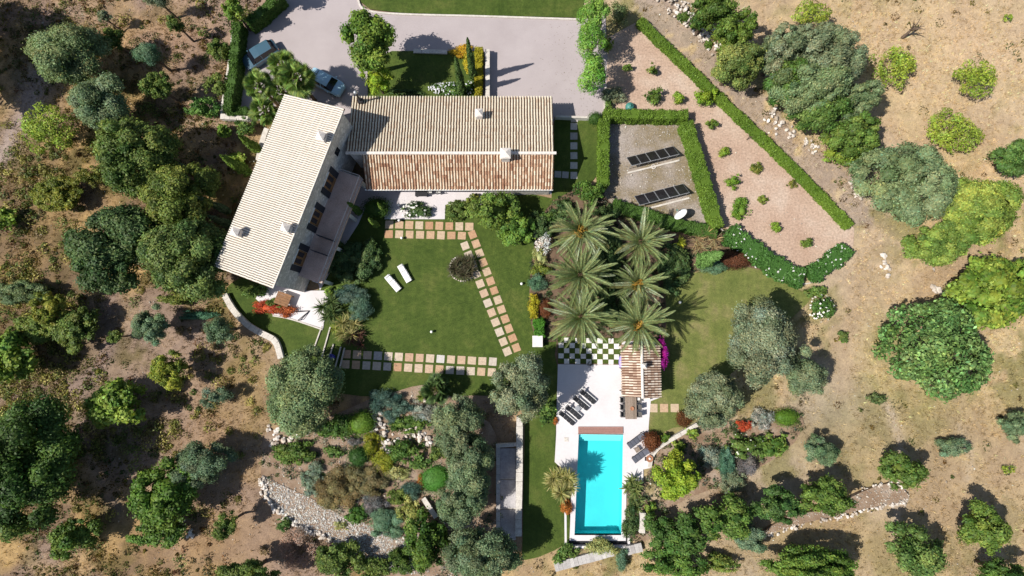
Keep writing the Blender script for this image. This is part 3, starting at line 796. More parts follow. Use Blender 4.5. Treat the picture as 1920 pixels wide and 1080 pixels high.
# ------------------------------------------------------------------ houses
def tile_row_mesh(L, pitch, mat, course=0.38, rk=0.31):
    V, Q = [], []
    r = pitch * rk
    n = max(2, int(round(L / course))); cl = L / n
    rr = random.Random(int(L * 1000))
    for k in range(n):
        y0, y1 = k * cl - 0.02, (k + 1) * cl + 0.02
        dx = rr.uniform(-0.012, 0.012)
        b = len(V)
        for y, rad, z in ((y0, r * 1.06, 0.045), (y1, r * 0.88, 0.015)):
            for a in range(5):
                t = math.pi * a / 4
                V.append((dx + rad * math.cos(t), y, z + rad * math.sin(t) * 0.95))
        for a in range(4): Q.append((b + a, b + a + 1, b + 6 + a, b + 5 + a))
        Q.append((b, b + 1, b + 3, b + 4)); Q.append((b + 1, b + 2, b + 3))
    me = bpy.data.meshes.new('tile_row')
    me.from_pydata(V, [], Q); me.update()
    me.materials.append(mat)
    return me
def tiled_slope(parent, eL, eR, up, pitch, mat, panmat, name='roof', thick=0.14, rk=0.31):
    """roof slope: eL, eR are the eave corners, up is the vector from eave to ridge"""
    eL, eR, up = Vector(eL), Vector(eR), Vector(up)
    ax = (eR - eL); W_ = ax.length; ax.normalize()
    L = up.length; u = up.normalized(); nrm = ax.cross(u).normalized()
    if nrm.z < 0: nrm = -nrm
    bm = bmesh.new()
    c = [eL, eR, eR + up, eL + up]
    t = [bm.verts.new(p) for p in c]; b = [bm.verts.new(p - nrm * thick) for p in c]
    bm.faces.new(t); bm.faces.new(list(reversed(b)))
    for k in range(4): bm.faces.new((t[k], b[k], b[(k + 1) % 4], t[(k + 1) % 4]))
    bmesh.ops.recalc_face_normals(bm, faces=bm.faces[:])
    roof = bmo(name, bm, panmat, parent)
    n = int(round(W_ / pitch)); p = W_ / n
    me = tile_row_mesh(L + 0.06, p, mat, rk=rk)
    rot = Matrix((ax, u, nrm)).transposed().to_4x4()
    for k in range(n):
        o = link(bpy.data.objects.new('tile_row', me), roof)
        o.matrix_local = Matrix.Translation(eL + ax * (p * (k + 0.5)) - u * 0.06 + nrm * rs.uniform(-0.004, 0.006)) @ rot
    return roof
def prism(name, pts_top, mat, parent, z0=-0.1):
    """walls under a roof: pts_top = [(x,y,z)...] corners, in order"""
    bm = bmesh.new()
    t = [bm.verts.new(p) for p in pts_top]; b = [bm.verts.new((p[0], p[1], z0)) for p in pts_top]
    bm.faces.new(t); bm.faces.new(list(reversed(b)))
    n = len(t)
    for k in range(n): bm.faces.new((t[k], b[k], b[(k + 1) % n], t[(k + 1) % n]))
    bmesh.ops.recalc_face_normals(bm, faces=bm.faces[:])
    return bmo(name, bm, mat, parent)
def chimney(parent, p, s=0.75, h=1.1, name='chimney', rz=0.0):
    bm = bmesh.new()
    add_box(bm, (0, 0, h / 2 - 0.4), (s, s, h + 0.8), bevel=0.02)
    add_box(bm, (0, 0, h + 0.04), (s * 1.22, s * 1.22, 0.09), bevel=0.02)
    o = bmo(name, bm, MAT['chimney'], parent); o.location = p; o.rotation_euler = (0, 0, rz)
    bm = bmesh.new()
    for a in (-1, 1):
        for c in (-1, 1): add_box(bm, (a * s * 0.38, c * s * 0.38, h + 0.2), (0.12, 0.12, 0.24))
    hp = s * 0.62
    vs = [bm.verts.new(q) for q in ((-hp, -hp, h + 0.32), (hp, -hp, h + 0.32), (hp, hp, h + 0.32), (-hp, hp, h + 0.32), (0, 0, h + 0.62))]
    bm.faces.new((vs[3], vs[2], vs[1], vs[0]))
    for k in range(4): bm.faces.new((vs[k], vs[(k + 1) % 4], vs[4]))
    bmo('chimney_cowl', bm, MAT['chimney'], o)
    return o

# --- two storey wing: single pitch roof, high edge to the east
HI, LO = 7.8, 6.1
NE, SE_ = Vector(G(644, 201, HI)), Vector(G(512, 541, HI))
NW_, SW_ = Vector(G(534, 182, LO)), Vector(G(400, 504, LO))
au = ((NE - SE_).normalized() + (NW_ - SW_).normalized()).normalized()
av = Vector((-au.y, au.x))                # towards the west
LEN = ((NE - SE_).length + (NW_ - SW_).length) / 2
WID = ((SW_ - SE_).dot(av) + (NW_ - NE).dot(av)) / 2
ORG = SE_
def HW(s, v, z): p = ORG + au * s + av * v; return (p.x, p.y, z)
house = tag(empty('two_storey_house', (0, 0, 0)), 'two storey stone house with pale single pitch tiled roof, set at an angle', 'house')
zt = lambda v: HI + (LO - HI) * v / WID
roof = tiled_slope(house, HW(0, WID, LO), HW(LEN, WID, LO), Vector(HW(0, 0, HI)) - Vector(HW(0, WID, LO)), 0.215, MAT['tile_pale'], MAT['pan_pale'], rk=0.37)
i0 = 0.28
prism('wall', [HW(i0, i0, zt(i0) - 0.16), HW(LEN - i0, i0, zt(i0) - 0.16), HW(LEN - i0, WID - i0, zt(WID - i0) - 0.16), HW(i0, WID - i0, zt(WID - i0) - 0.16)], MAT['masonry'], house)
RZ = math.atan2(au.y, au.x)
def hbox(name, s, v, z, ls, lv, lz, mat, parent=house, **k):
    return box(name, HW(s, v, z), (ls, lv, lz), mat, parent, rz=RZ, **k)
def rail_cap():
    bm = bmesh.new()
    for k in range(int(LEN / 0.45)):
        add_cyl(bm, HW(k * 0.45 + 0.02, 0.0, HI + 0.03), HW(k * 0.45 + 0.46, 0.0, HI + 0.05), 0.10, 0.085, 6)
    bmo('ridge_cap', bm, MAT['tile_pale'], house)
rail_cap()
def proj_s(px, py, z):      # distance along the wing for a sighted point
    return (Vector(G(px, py, z)) - ORG).dot(au)
BZ = 3.1
for k, (px, py) in enumerate([(617, 342), (591, 408), (563, 484)]):
    s = proj_s(px, py, BZ + 1.1)
    d = hbox('door', s, i0 - 0.02, BZ + 1.1, 1.45, 0.08, 2.2, MAT['door'])
    hbox('door_frame', s, i0 - 0.03, BZ + 2.24, 1.65, 0.10, 0.09, MAT['white'], d)
    hbox('pane', s - 0.34, i0 - 0.065, BZ + 1.35, 0.46, 0.02, 1.4, MAT['glass'], d)
    hbox('pane', s + 0.34, i0 - 0.065, BZ + 1.35, 0.46, 0.02, 1.4, MAT['glass'], d)
    for e in (-1, 1): hbox('shutter', s + e * 1.07, i0 - 0.05, BZ + 1.15, 0.62, 0.06, 2.3, MAT['shutter'], bevel=0.01)
hbox('window', proj_s(634, 285, 5.2), i0 - 0.02, 5.2, 0.7, 0.06, 0.9, MAT['glass'])
for k, s in enumerate((2.0, 6.5, 11.0, 15.0)):
    w_ = hbox('window', s, WID - i0 + 0.01, 4.4, 0.9, 0.06, 1.1, MAT['glass'])
    for e in (-1, 1): hbox('shutter', s + e * 0.72, WID - i0 + 0.04, 4.4, 0.46, 0.05, 1.2, MAT['shutter'], w_)
# balcony
bs0, bs1 = proj_s(596, 530, BZ), proj_s(668, 331, BZ)
bw = 2.55
hbox('balcony_floor', (bs0 + bs1) / 2, i0 - bw / 2, BZ - 0.12, bs1 - bs0, bw, 0.24, MAT['balcony'])
def rail():
    bm = bmesh.new()
    ve = i0 - bw + 0.08
    for z in (BZ + 0.1, BZ + 1.0):
        add_cyl(bm, HW(bs0, ve, z), HW(bs1, ve, z), 0.035, n=6)
        add_cyl(bm, HW(bs0, ve, z), HW(bs0, i0 - 1.9, z), 0.03, n=6); add_cyl(bm, HW(bs1, ve, z), HW(bs1, i0 - 0.05, z), 0.03, n=6)
    n = int((bs1 - bs0) / 0.16)
    for k in range(n + 1):
        s = bs0 + (bs1 - bs0) * k / n
        add_cyl(bm, HW(s, ve, BZ + 0.02), HW(s, ve, BZ + 1.0), 0.028 if k % 10 == 0 else 0.010, n=4)
    bmo('balcony_railing', bm, MAT['railing'], house)
rail()
for px, py in ((600, 443), (592, 472)):
    s = proj_s(px, py, BZ + 0.5)
    o = hbox('balcony_screen', s, i0 - bw * 0.56, BZ + 0.55, 0.08, bw * 0.62, 1.1, MAT['shutter'])
for k in range(4):
    s = bs0 + 0.3 + (bs1 - bs0 - 0.6) * k / 3
    hbox('balcony_post', s, i0 - bw + 0.25, (BZ - 0.24) / 2 - 0.05, 0.35, 0.35, BZ - 0.2, MAT['whitewall'])
for px, py in ((603, 256), (537, 428), (443, 435)):
    z = 7.0 if px > 500 else 6.4
    v = (Vector(G(px, py, z + 0.7)) - ORG).dot(av); z = zt(v)
    p = G(px, py, z + 0.8); chimney(house, (p[0], p[1], z), 0.62, 0.75, rz=RZ)

# --- single storey wing: ridge along X
EN, RI, ES = 3.1, 4.5, 2.8
yN = G(840, 182.5, EN)[1]; yR = G(840, 287, RI)[1]; yS = G(860, 354.5, ES)[1]
xW = G(655, 230, 3.8)[0]; xE = G(1037, 240, 3.6)[0]; xWs = G(684, 325, 3.4)[0]
h2 = tag(empty('single_storey_house', (0, 0, 0)), 'long single storey stone house with cream and red tiled gable roof', 'house')
tiled_slope(h2, (xE, yN, EN), (xW, yN, EN), Vector((0, yR - yN, RI - EN)), 0.285, MAT['tile_cream'], MAT['pan'])
tiled_slope(h2, (xWs, yS, ES), (xE, yS, ES), Vector((0, yR - yS, RI - ES)), 0.285, MAT['tile_red'], MAT['pan_red'], rk=0.27)
bm = bmesh.new()
for k in range(int((xE - xW) / 0.45) + 1):
    add_cyl(bm, (xW + k * 0.45, yR, RI + 0.02), (xW + k * 0.45 + 0.47, yR, RI + 0.05), 0.17, 0.145, 8)
bmo('ridge_cap', bm, MAT['chimney'], h2)
e = 0.25
sl_n = (RI - EN) / (yN - yR); sl_s = (RI - ES) / (yR - yS)
prism('wall', [(xW + e, yN - e, EN + sl_n * e - 0.2), (xE - e, yN - e, EN + sl_n * e - 0.2), (xE - e, yR + 0.01, RI - 0.2), (xW + e, yR + 0.01, RI - 0.2)], MAT['masonry'], h2)
yw = yS + 0.75
prism('wall', [(xWs + e, yR, RI - 0.2), (xE - e, yR, RI - 0.2), (xE - e, yw, ES + sl_s * 0.75 - 0.2), (xWs + e, yw, ES + sl_s * 0.75 - 0.2)], MAT['masonry'], h2)
prism('wall', [(xE - 6.2, yw + 0.05, ES + sl_s * 0.75 - 0.22), (xE - e - 0.003, yw + 0.05, ES + sl_s * 0.75 - 0.22), (xE - e - 0.003, yS + 0.22, ES + sl_s * 0.22 - 0.2), (xE - 6.2, yS + 0.22, ES + sl_s * 0.22 - 0.2)], MAT['masonry'], h2)
for x in (xWs + 2.6, xWs + 6.4, xWs + 10.0):
    d = box('door', (x, yw - 0.02, 1.15), (1.9, 0.08, 2.3), MAT['door'], h2)
    for s in (-1, 1): box('pane', (x + s * 0.46, yw - 0.065, 1.3), (0.75, 0.02, 1.8), MAT['glass'], d)
for x in (xW + 5, xW + 9, xW + 14): box('window', (x, yN - e + 0.02, 1.6), (0.9, 0.06, 1.1), MAT['glass'], h2)
for y in (yN - 2.4, yR - 1.2): box('window', (xE - e + 0.02, y, 1.7), (0.06, 0.8, 1.0), MAT['glass'], h2)
bm = bmesh.new(); add_cyl(bm, (xWs - 0.1, yS - 0.07, ES - 0.06), (xE, yS - 0.07, ES - 0.06), 0.07, n=8); bmo('gutter', bm, MAT['white'], h2)
p = G(898, 212, 4.6); chimney(h2, (p[0], p[1], 3.6), 0.62, 0.85)
p = G(948, 288, 5.4); chimney(h2, (p[0], p[1], 4.4), 0.8, 0.9)
bm = bmesh.new(); p = G(676, 189, 3.6)
add_box(bm, (p[0], p[1], 3.4), (0.5, 0.5, 0.7)); add_cyl(bm, (p[0], p[1], 3.5), (p[0], p[1], 5.3), 0.11, n=8)
fl = bmo('flue', bm, MAT['darkmetal'], h2)
bm = bmesh.new(); bmesh.ops.create_uvsphere(bm, u_segments=10, v_segments=6, radius=0.2, matrix=Matrix.Translation((p[0], p[1], 5.4))); bmo('flue_cap', bm, MAT['steel'], fl, True)

# --- pool house
ph = tag(empty('pool_house', (0, 0, 0)), 'small open pool house with weathered tile roof beside the pool deck', 'pool house')
PR, PE = 3.25, 2.55
xr = G(1204, 700, PR)[0]; xw = G(1166, 700, PE)[0]; xe = G(1237, 700, PE)[0]
yn = G(1204, 646, 2.9)[1]; ysw = G(1180, 744, 2.8)[1]; yse = G(1222, 746, 2.8)[1]
tiled_slope(ph, (xw, yn, PE), (xw, ysw, PE), Vector((xr - 0.06 - xw, 0, PR - PE)), 0.25, MAT['tile_pool'], MAT['pan'])
tiled_slope(ph, (xe, yse, PE), (xe, yn, PE), Vector((xr + 0.06 - xe, 0, PR - PE)), 0.25, MAT['tile_pool'], MAT['pan'])
bm = bmesh.new()
for k in range(int((yn - yse) / 0.42)): add_cyl(bm, (xr, yse + k * 0.42, PR + 0.03), (xr, yse + k * 0.42 + 0.44, PR + 0.06), 0.15, 0.13, 8)
bmo('ridge_cap', bm, MAT['chimney'], ph)
zz = lambda x: PR - (PR - PE) * abs(x - xr) / (xe - xr) - 0.18
prism('wall', [(xr + 0.1, yn - 0.2, zz(xr + .1)), (xe - 0.2, yn - 0.2, zz(xe - .2)), (xe - 0.2, yse + 0.1, zz(xe - .2)), (xr + 0.1, yse + 0.1, zz(xr + .1))], MAT['whitewall'], ph)
for y in (ysw + 0.25, (yn + ysw) / 2, yn - 0.3): box('post', (xw + 0.25, y, 1.2), (0.24, 0.24, 2.5), MAT['whitewall'], ph)
box('beam', (xw + 0.25, (yn + ysw) / 2, 2.44), (0.2, yn - ysw, 0.16), MAT['wood'], ph)
box('step', ((xr + xe) / 2 - 0.2, yse - 0.25, 0.3), (1.3, 0.45, 0.6), MAT['whitewall'], ph, bevel=0.02)
p = G(1207, 686, 3.7); o = chimney(ph, (p[0], p[1], 3.1), 0.42, 0.5, 'vent')

# ------------------------------------------------------------------ furniture and fittings
def garden_lounger(px, py, dirpx, label, frame, fabric, z=0.05, group=None, back=35):
    """sun lounger; dirpx points from the foot to the head in the photograph"""
    a = math.atan2(-dirpx[1], dirpx[0])
    fw = 0.46 if fabric == 'black' else 0.58
    x, y = G(px, py, z + 0.3)
    o = tag(empty('sun_lounger', (x, y, z), a), label, 'sun lounger', group)
    bm = bmesh.new()
    for s in (-1, 1): add_box(bm, (0, s * 0.31, 0.30), (1.95, 0.05, 0.06))
    for t in (-0.95, 0.0, 0.95): add_box(bm, (t, 0, 0.29), (0.05, 0.58, 0.05))
    bmo('frame', bm, MAT[frame], o)
    for t in (-0.82, 0.82):
        for s in (-1, 1): box('leg', (t, s * 0.30, 0.135), (0.05, 0.05, 0.27), MAT[frame], o)
    for k in range(3): box('seat_panel', (-0.78 + 0.42 * k, 0, 0.36), (0.40, fw, 0.07), MAT[fabric], o, bevel=0.02)
    L = 0.74; b = math.radians(back)
    box('backrest', (0.29 + L / 2 * math.cos(b), 0, 0.36 + L / 2 * math.sin(b)), (L, fw, 0.07), MAT[fabric], o, ry=-b, bevel=0.02)
    box('headrest', (0.29 + (L - 0.08) * math.cos(b) - 0.03, 0, 0.40 + (L - 0.1) * math.sin(b) + 0.03), (0.16, 0.5, 0.08), MAT[fabric], o, ry=-b, bevel=0.02)
    return o
garden_lounger(759, 513, (-10, -17), 'white sun lounger on the lawn, the one nearer the house path', 'white', 'cushion', 0.01, 'white loungers on the lawn', 18)
garden_lounger(737, 531, (-13, -15), 'white sun lounger on the lawn, the lower one of the pair', 'white', 'cushion', 0.01, 'white loungers on the lawn', 18)
for (px, py), lb in (((1101, 743), 'black sun lounger on the pool deck, uppermost of the row of four'), ((1088, 755), 'black sun lounger on the pool deck, second from the top of the row'), ((1074, 772), 'black sun lounger on the pool deck, third from the top of the row'), ((1062, 783), 'black sun lounger on the pool deck, lowest of the row of four')):
    garden_lounger(px, py, (-14, -12), lb, 'white', 'black', 0.05, 'black loungers on the pool deck', 38)
garden_lounger(1193, 826, (18, -13), 'slate blue sun lounger right of the pool, upper one by the red shrub', 'darkmetal', 'bluegrey', 0.05, 'slate loungers right of the pool', 25)
garden_lounger(1202, 853, (18, -13), 'slate blue sun lounger right of the pool, lower one by the fire bowl', 'darkmetal', 'bluegrey', 0.05, 'slate loungers right of the pool', 25)
def side_table(px, py, s, rz, label, mat):
    x, y = G(px, py, 0.45)
    o = tag(empty('side_table', (x, y, 0.05), rz), label, 'side table')
    for k in range(4): box('slat', (0, (k - 1.5) * s / 4, 0.42), (s, s / 4.6, 0.03), MAT[mat], o)
    for a in (-1, 1):
        for b in (-1, 1): box('leg', (a * s * 0.42, b * s * 0.42, 0.2), (0.04, 0.04, 0.40), MAT['darkmetal'], o)
side_table(1083, 766, 0.5, 0.7, 'small low table between the black loungers', 'steel')
side_table(1195, 843, 0.5, 0.6, 'small grey wooden table between the two slate loungers', 'tablewood')
# dining table
tx, ty = G(1183, 764, 0.8)
tb = tag(empty('dining_table', (tx, ty, 0.05)), 'long weathered wooden dining table at the end of the pool house', 'table')
for k in range(6): box('plank', (-0.48 + 0.192 * k, -0.05, 0.74), (0.18, 2.2, 0.045), MAT['tablewood'], tb, bevel=0.006)
for a in (-1, 1):
    for b in (-1, 1): box('leg', (a * 0.45, -0.05 + b * 0.95, 0.36), (0.09, 0.09, 0.72), MAT['tablewood'], tb)
    box('apron', (a * 0.42, -0.05, 0.66), (0.04, 1.9, 0.1), MAT['tablewood'], tb)
bm = bmesh.new(); lathe(bm, [(0.08, 0.0), (0.19, 0.07), (0.21, 0.10), (0.17, 0.09), (0.08, 0.03), (0.0, 0.025)], 14)
o = tag(bmo('bowl', bm, MAT['clay'], None, True), 'round bowl standing in the middle of the dining table', 'bowl'); o.location = (tx + 0.1, ty - 0.1, 0.815)
def chair(x, y, rz, label, z=0.05, mat='wicker', cush=None, group=None):
    o = tag(empty('dining_chair' if cush is None else 'patio_armchair', (x, y, z), rz), label, 'chair', group)
    box('seat', (0, 0, 0.43), (0.48, 0.5, 0.07), MAT[cush or mat], o, bevel=0.02)
    box('backrest', (-0.24, 0, 0.68), (0.06, 0.5, 0.46), MAT[mat], o, ry=-0.15, bevel=0.02)
    for s in (-1, 1): box('armrest', (0.0, s * 0.26, 0.62), (0.44, 0.05, 0.04), MAT[mat], o)
    for a in (-1, 1):
        for b in (-1, 1): box('leg', (a * 0.2, b * 0.22, 0.2), (0.045, 0.045, 0.41), MAT[mat], o)
gch = 'wicker chairs round the dining table'
for k, w in enumerate(('nearest the pool', 'in the middle', 'under the roof edge')):
    chair(tx - 0.78, ty - 0.72 + 0.72 * k, 0.0, 'dark wicker dining chair left of the table, ' + w, group=gch)
    chair(tx + 0.78, ty - 0.72 + 0.72 * k, math.pi, 'dark wicker dining chair right of the table, ' + w, group=gch)
for (px, py), lb in (((806, 359), 'black patio armchair with white cushion under the eave, left one'), ((822, 359), 'black patio armchair with white cushion under the eave, right one')):
    x, y = G(px, py, 0.5); chair(x, y, math.pi / 2, lb, 0.03, 'black', 'cushion', 'armchairs on the house patio')
px_, py_ = G(790, 362, 0.5)
o = tag(empty('patio_table', (px_, py_, 0.03)), 'dark low table on the house patio beside the armchairs', 'table')
bm = bmesh.new(); add_box(bm, (0, 0, 0.5), (1.3, 0.7, 0.05), bevel=0.01); bmo('table_top', bm, MAT['darkmetal'], o)
for a in (-1, 1):
    for b in (-1, 1): box('leg', (a * 0.55, b * 0.28, 0.24), (0.06, 0.06, 0.47), MAT['darkmetal'], o)
# brown corner table and dark chair on the corner patio
x, y = G(531, 561, 0.7)
o = tag(empty('patio_table', (x, y, 0.08), RZ - math.pi / 2), 'brown square wooden table on the corner patio beside the red flowers', 'table')
for k in range(5): box('plank', (0, -0.52 + 0.26 * k, 0.72), (1.5, 0.25, 0.05), MAT['wood'], o, bevel=0.008)
for a in (-1, 1):
    for b in (-1, 1): box('leg', (a * 0.66, b * 0.55, 0.35), (0.09, 0.09, 0.7), MAT['wood'], o)
x, y = G(568, 587, 0.3)
o = tag(empty('planter_frame', (x, y, 0.08), 0.3), 'dark angular metal frame on the white corner patio', 'frame')
for k, (p0, p1) in enumerate((((-0.75, 0.35, 0.05), (0.65, 0.05, 0.05)), ((0.65, 0.05, 0.05), (-0.55, -0.6, 0.05)), ((-0.75, 0.35, 0.05), (-0.75, 0.35, 0.5)), ((-0.55, -0.6, 0.05), (-0.55, -0.6, 0.5)), ((-0.75, 0.35, 0.5), (0.65, 0.05, 0.05)), ((-0.55, -0.6, 0.5), (0.65, 0.05, 0.05)))):
    cyl('bar', p0, p1, 0.04, MAT['darkmetal'], o, n=6)
# fire bowl
x, y = G(1217, 859, 0.3)
o = tag(empty('fire_bowl', (x, y, 0.05)), 'round fire bowl on a dark stand near the lower slate lounger', 'fire bowl')
bm = bmesh.new(); lathe(bm, [(0.10, 0.30), (0.28, 0.36), (0.36, 0.50), (0.33, 0.50), (0.22, 0.40), (0.0, 0.38)], 18); bmo('bowl', bm, MAT['clay'], o, True)
bm = bmesh.new(); bmesh.ops.create_uvsphere(bm, u_segments=10, v_segments=6, radius=0.13, matrix=Matrix.Translation((0.03, 0, 0.45))); bmo('ball', bm, MAT['whitewall'], o, True)
box('stand', (0, -0.12, 0.15), (0.75, 0.4, 0.30), MAT['darkmetal'], o, taper=0.6)
# lilac float leaning at the pool house
bm = bmesh.new(); bmesh.ops.create_uvsphere(bm, u_segments=16, v_segments=8, radius=0.5)
for v in bm.verts: v.co = Vector((v.co.x * 0.66, v.co.y * 1.55, v.co.z * 0.34))
o = tag(bmo('pool_float', bm, MAT['lilac'], None, True), 'lilac oval pool float half under the pool house roof', 'pool float'); o.location = (*G(1166, 679, 0.3), 0.30)
# garden lamps
def lamp(px, py, label, h=0.5):
    x, y = G(px, py, h)
    o = tag(empty('garden_lamp', (x, y, 0.0)), label, 'garden lamp', 'white garden lamps')
    cyl('stem', (0, 0, 0), (0, 0, h - 0.08), 0.04, MAT['darkmetal'], o, n=8)
    bm = bmesh.new(); bmesh.ops.create_uvsphere(bm, u_segments=10, v_segments=6, radius=0.15, matrix=Matrix.Translation((0, 0, h))); bmo('globe', bm, MAT['white'], o, True)
for q in ((809, 622, 'white globe lamp alone on the open lawn below the loungers', 0.35), (1275, 567, 'white globe lamp in palm shade on the right lawn', 0.4), (978, 532, 'tiny white globe lamp on the lawn right of the diagonal path', 0.3), (747, 384, 'white globe lamp left of the white rose bush on the patio', 0.6), (748, 413, 'white globe lamp at the patio step beside the path', 0.5), (753, 446, 'white globe lamp at the shade edge on the slab path', 0.4)): lamp(*q)
bm = bmesh.new(); add_box(bm, (0, 0, 0.4), (0.95, 1.05, 0.8), bevel=0.03); add_box(bm, (0, 0, 0.83), (1.05, 1.15, 0.08), bevel=0.02)
o = tag(bmo('stone_pedestal', bm, MAT['whitewall']), 'square white stone pedestal left of the checkerboard', 'pedestal'); o.location = (*G(1008, 640, 0.8), 0)
x, y = G(806, 952, 0.4)
o = tag(empty('stone_bench', (x, y, 0.02), -0.95), 'pale stone bench among the rock garden shrubs', 'bench')
box('seat', (0, 0, 0.42), (2.3, 0.5, 0.1), MAT['kerb'], o, bevel=0.02)
for s in (-0.85, 0.85): box('leg', (s, 0, 0.18), (0.25, 0.4, 0.38), MAT['kerb'], o)
# grass steps with stone edges below the spiky plants
stp = tag(empty('grass_steps', G3(620, 660, 0)), 'grass steps with five slanting white stone edges', 'steps')
bx0 = Vector((*G(620, 660), 0))
for k, (p0, p1) in enumerate((((604, 612), (584, 668)), ((620, 613), (600, 684)), ((626, 645), (612, 690)), ((640, 650), (626, 700)), ((647, 652), (632, 715)))):
    a, b = G(*p0), G(*p1); d = Vector((b[0] - a[0], b[1] - a[1]))
    box('step_edge', ((a[0] + b[0]) / 2 - bx0.x, (a[1] + b[1]) / 2 - bx0.y, 0.06 + 0.02 * k), (d.length, 0.13, 0.16), MAT['kerb'], stp, rz=math.atan2(d.y, d.x), bevel=0.01)
x, y = G(622, 670, 0.4)
bm = bmesh.new(); lathe(bm, [(0.2, 0.0), (0.34, 0.25), (0.3, 0.55), (0.36, 0.6), (0.30, 0.6), (0.26, 0.5), (0.0, 0.48)], 14)
o = tag(bmo('glazed_pot', bm, MAT['blue'], None, True), 'blue glazed pot in shade on the grass steps', 'pot'); o.location = (x, y, 0.0)
bm = bmesh.new(); lathe(bm, [(0.42, 0.0), (0.48, 0.35), (0.44, 0.55), (0.30, 0.68), (0.12, 0.72), (0.12, 0.76), (0.0, 0.77)], 16)
o = tag(bmo('compost_bin', bm, MAT['green_plastic'], None, True), 'round green plastic compost bin beside the clipped yard hedge', 'compost bin'); o.location = (*G(1181, 200, 0.4), 0)

# solar arrays
def solar(p_w, p_e, label, ring):
    """p_w, p_e: low front corners in the photograph"""
    a, b = Vector(G(*p_w, 1.2)), Vector(G(*p_e, 1.2))
    d = b - a; rz = math.atan2(d.y, d.x); L = d.length
    o = tag(empty('solar_array', (a.x, a.y, 0.0), rz), label, 'solar panels', 'solar arrays in the hedged yard')
    dep, t = 1.6, math.radians(38)
    u = Vector((0, -math.cos(t), math.sin(t)))     # up the panel, towards the front
    o.location = (a.x, a.y, 0)
    rot = Matrix.Rotation(-t, 3, 'X')
    w = L / 5
    zc, yc = 0.70, dep / 2 * math.cos(t)
    bm = bmesh.new()
    for y_, z_ in ((0.02, 0.70 + dep / 2 * math.sin(t) - 0.06), (dep * math.cos(t), 0.70 - dep / 2 * math.sin(t) - 0.06)):
        add_box(bm, (L / 2, y_, z_), (L, 0.07, 0.10))
    for k in range(6):
        add_cyl(bm, (min(L - 0.04, max(0.04, k * w)), 0.1, -0.05), (min(L - 0.04, max(0.04, k * w)), 0.05, 0.70 + dep / 2 * math.sin(t) - 0.08), 0.035, n=6)
        add_cyl(bm, (min(L - 0.04, max(0.04, k * w)), dep * math.cos(t), -0.05), (min(L - 0.04, max(0.04, k * w)), dep * math.cos(t), 0.70 - dep / 2 * math.sin(t) - 0.08), 0.035, n=6)
    bmo('stand', bm, MAT['steel'], o)
    box('footing', (L / 2, -0.35, 0.07), (L + 0.5, 0.18, 0.12), MAT['kerb'], o)
    for k in range(5):
        p = box('panel', (w * (k + 0.5), yc, zc), (w * 0.955, dep, 0.045), MAT['steel'], o, rx=-t)
        q = box('cell_sheet', (w * (k + 0.5), yc + 0.026 * math.sin(t), zc + 0.026 * math.cos(t)), (w * 0.90, dep * 0.96, 0.01), MAT['panel'], p, rx=-t)
solar((1184, 311), (1274, 289), 'upper ground mounted row of five dark solar panels', True)
solar((1199, 385), (1293, 361), 'lower ground mounted row of five dark solar panels near the dish', False)
bm = bmesh.new()
rings = []
for i in range(16):
    a = 2 * math.pi * i / 16; rings.append([bm.verts.new(((0.22 + 0.06 * math.cos(b)) * math.cos(a), (0.22 + 0.06 * math.cos(b)) * math.sin(a), 0.06 + 0.06 * math.sin(b))) for b in [k * math.pi / 3 for k in range(6)]])
for i in range(16):
    for k in range(6): bm.faces.new((rings[i][k], rings[(i + 1) % 16][k], rings[(i + 1) % 16][(k + 1) % 6], rings[i][(k + 1) % 6]))
o = tag(bmo('coiled_hose', bm, MAT['kerb'], None, True), 'coiled cream hose lying below the upper solar row', 'hose'); o.location = (*G(1225, 313), 0.02)
x, y = G(1278, 404, 1.2)
o = tag(empty('satellite_dish', (x, y, 0)), 'white satellite dish on a pole in the solar yard corner', 'satellite dish')
cyl('pole', (0, 0, -0.1), (0, 0, 1.2), 0.05, MAT['steel'], o)
bm = bmesh.new(); lathe(bm, [(0.0, 0.0), (0.25, 0.025), (0.5, 0.10), (0.72, 0.22), (0.73, 0.24), (0.5, 0.13), (0.25, 0.055), (0.0, 0.03)], 24)
dd = Vector((-0.55, 0.45, 0.42)).normalized(); q = dd.to_track_quat('Z', 'Y').to_matrix().to_4x4()
ds = bmo('dish', bm, MAT['white'], o, True); ds.matrix_local = Matrix.Translation((0, 0, 1.25)) @ q
cyl('feed_arm', Vector((0, 0, 1.25)) + q.to_3x3() @ Vector((0, -0.6, 0.15)), Vector((0, 0, 1.25)) + q.to_3x3() @ Vector((0, -0.1, 0.8)), 0.025, MAT['steel'], o, n=6)
box('receiver', Vector((0, 0, 1.25)) + q.to_3x3() @ Vector((0, -0.08, 0.82)), (0.12, 0.12, 0.16), MAT['green_plastic'], o)

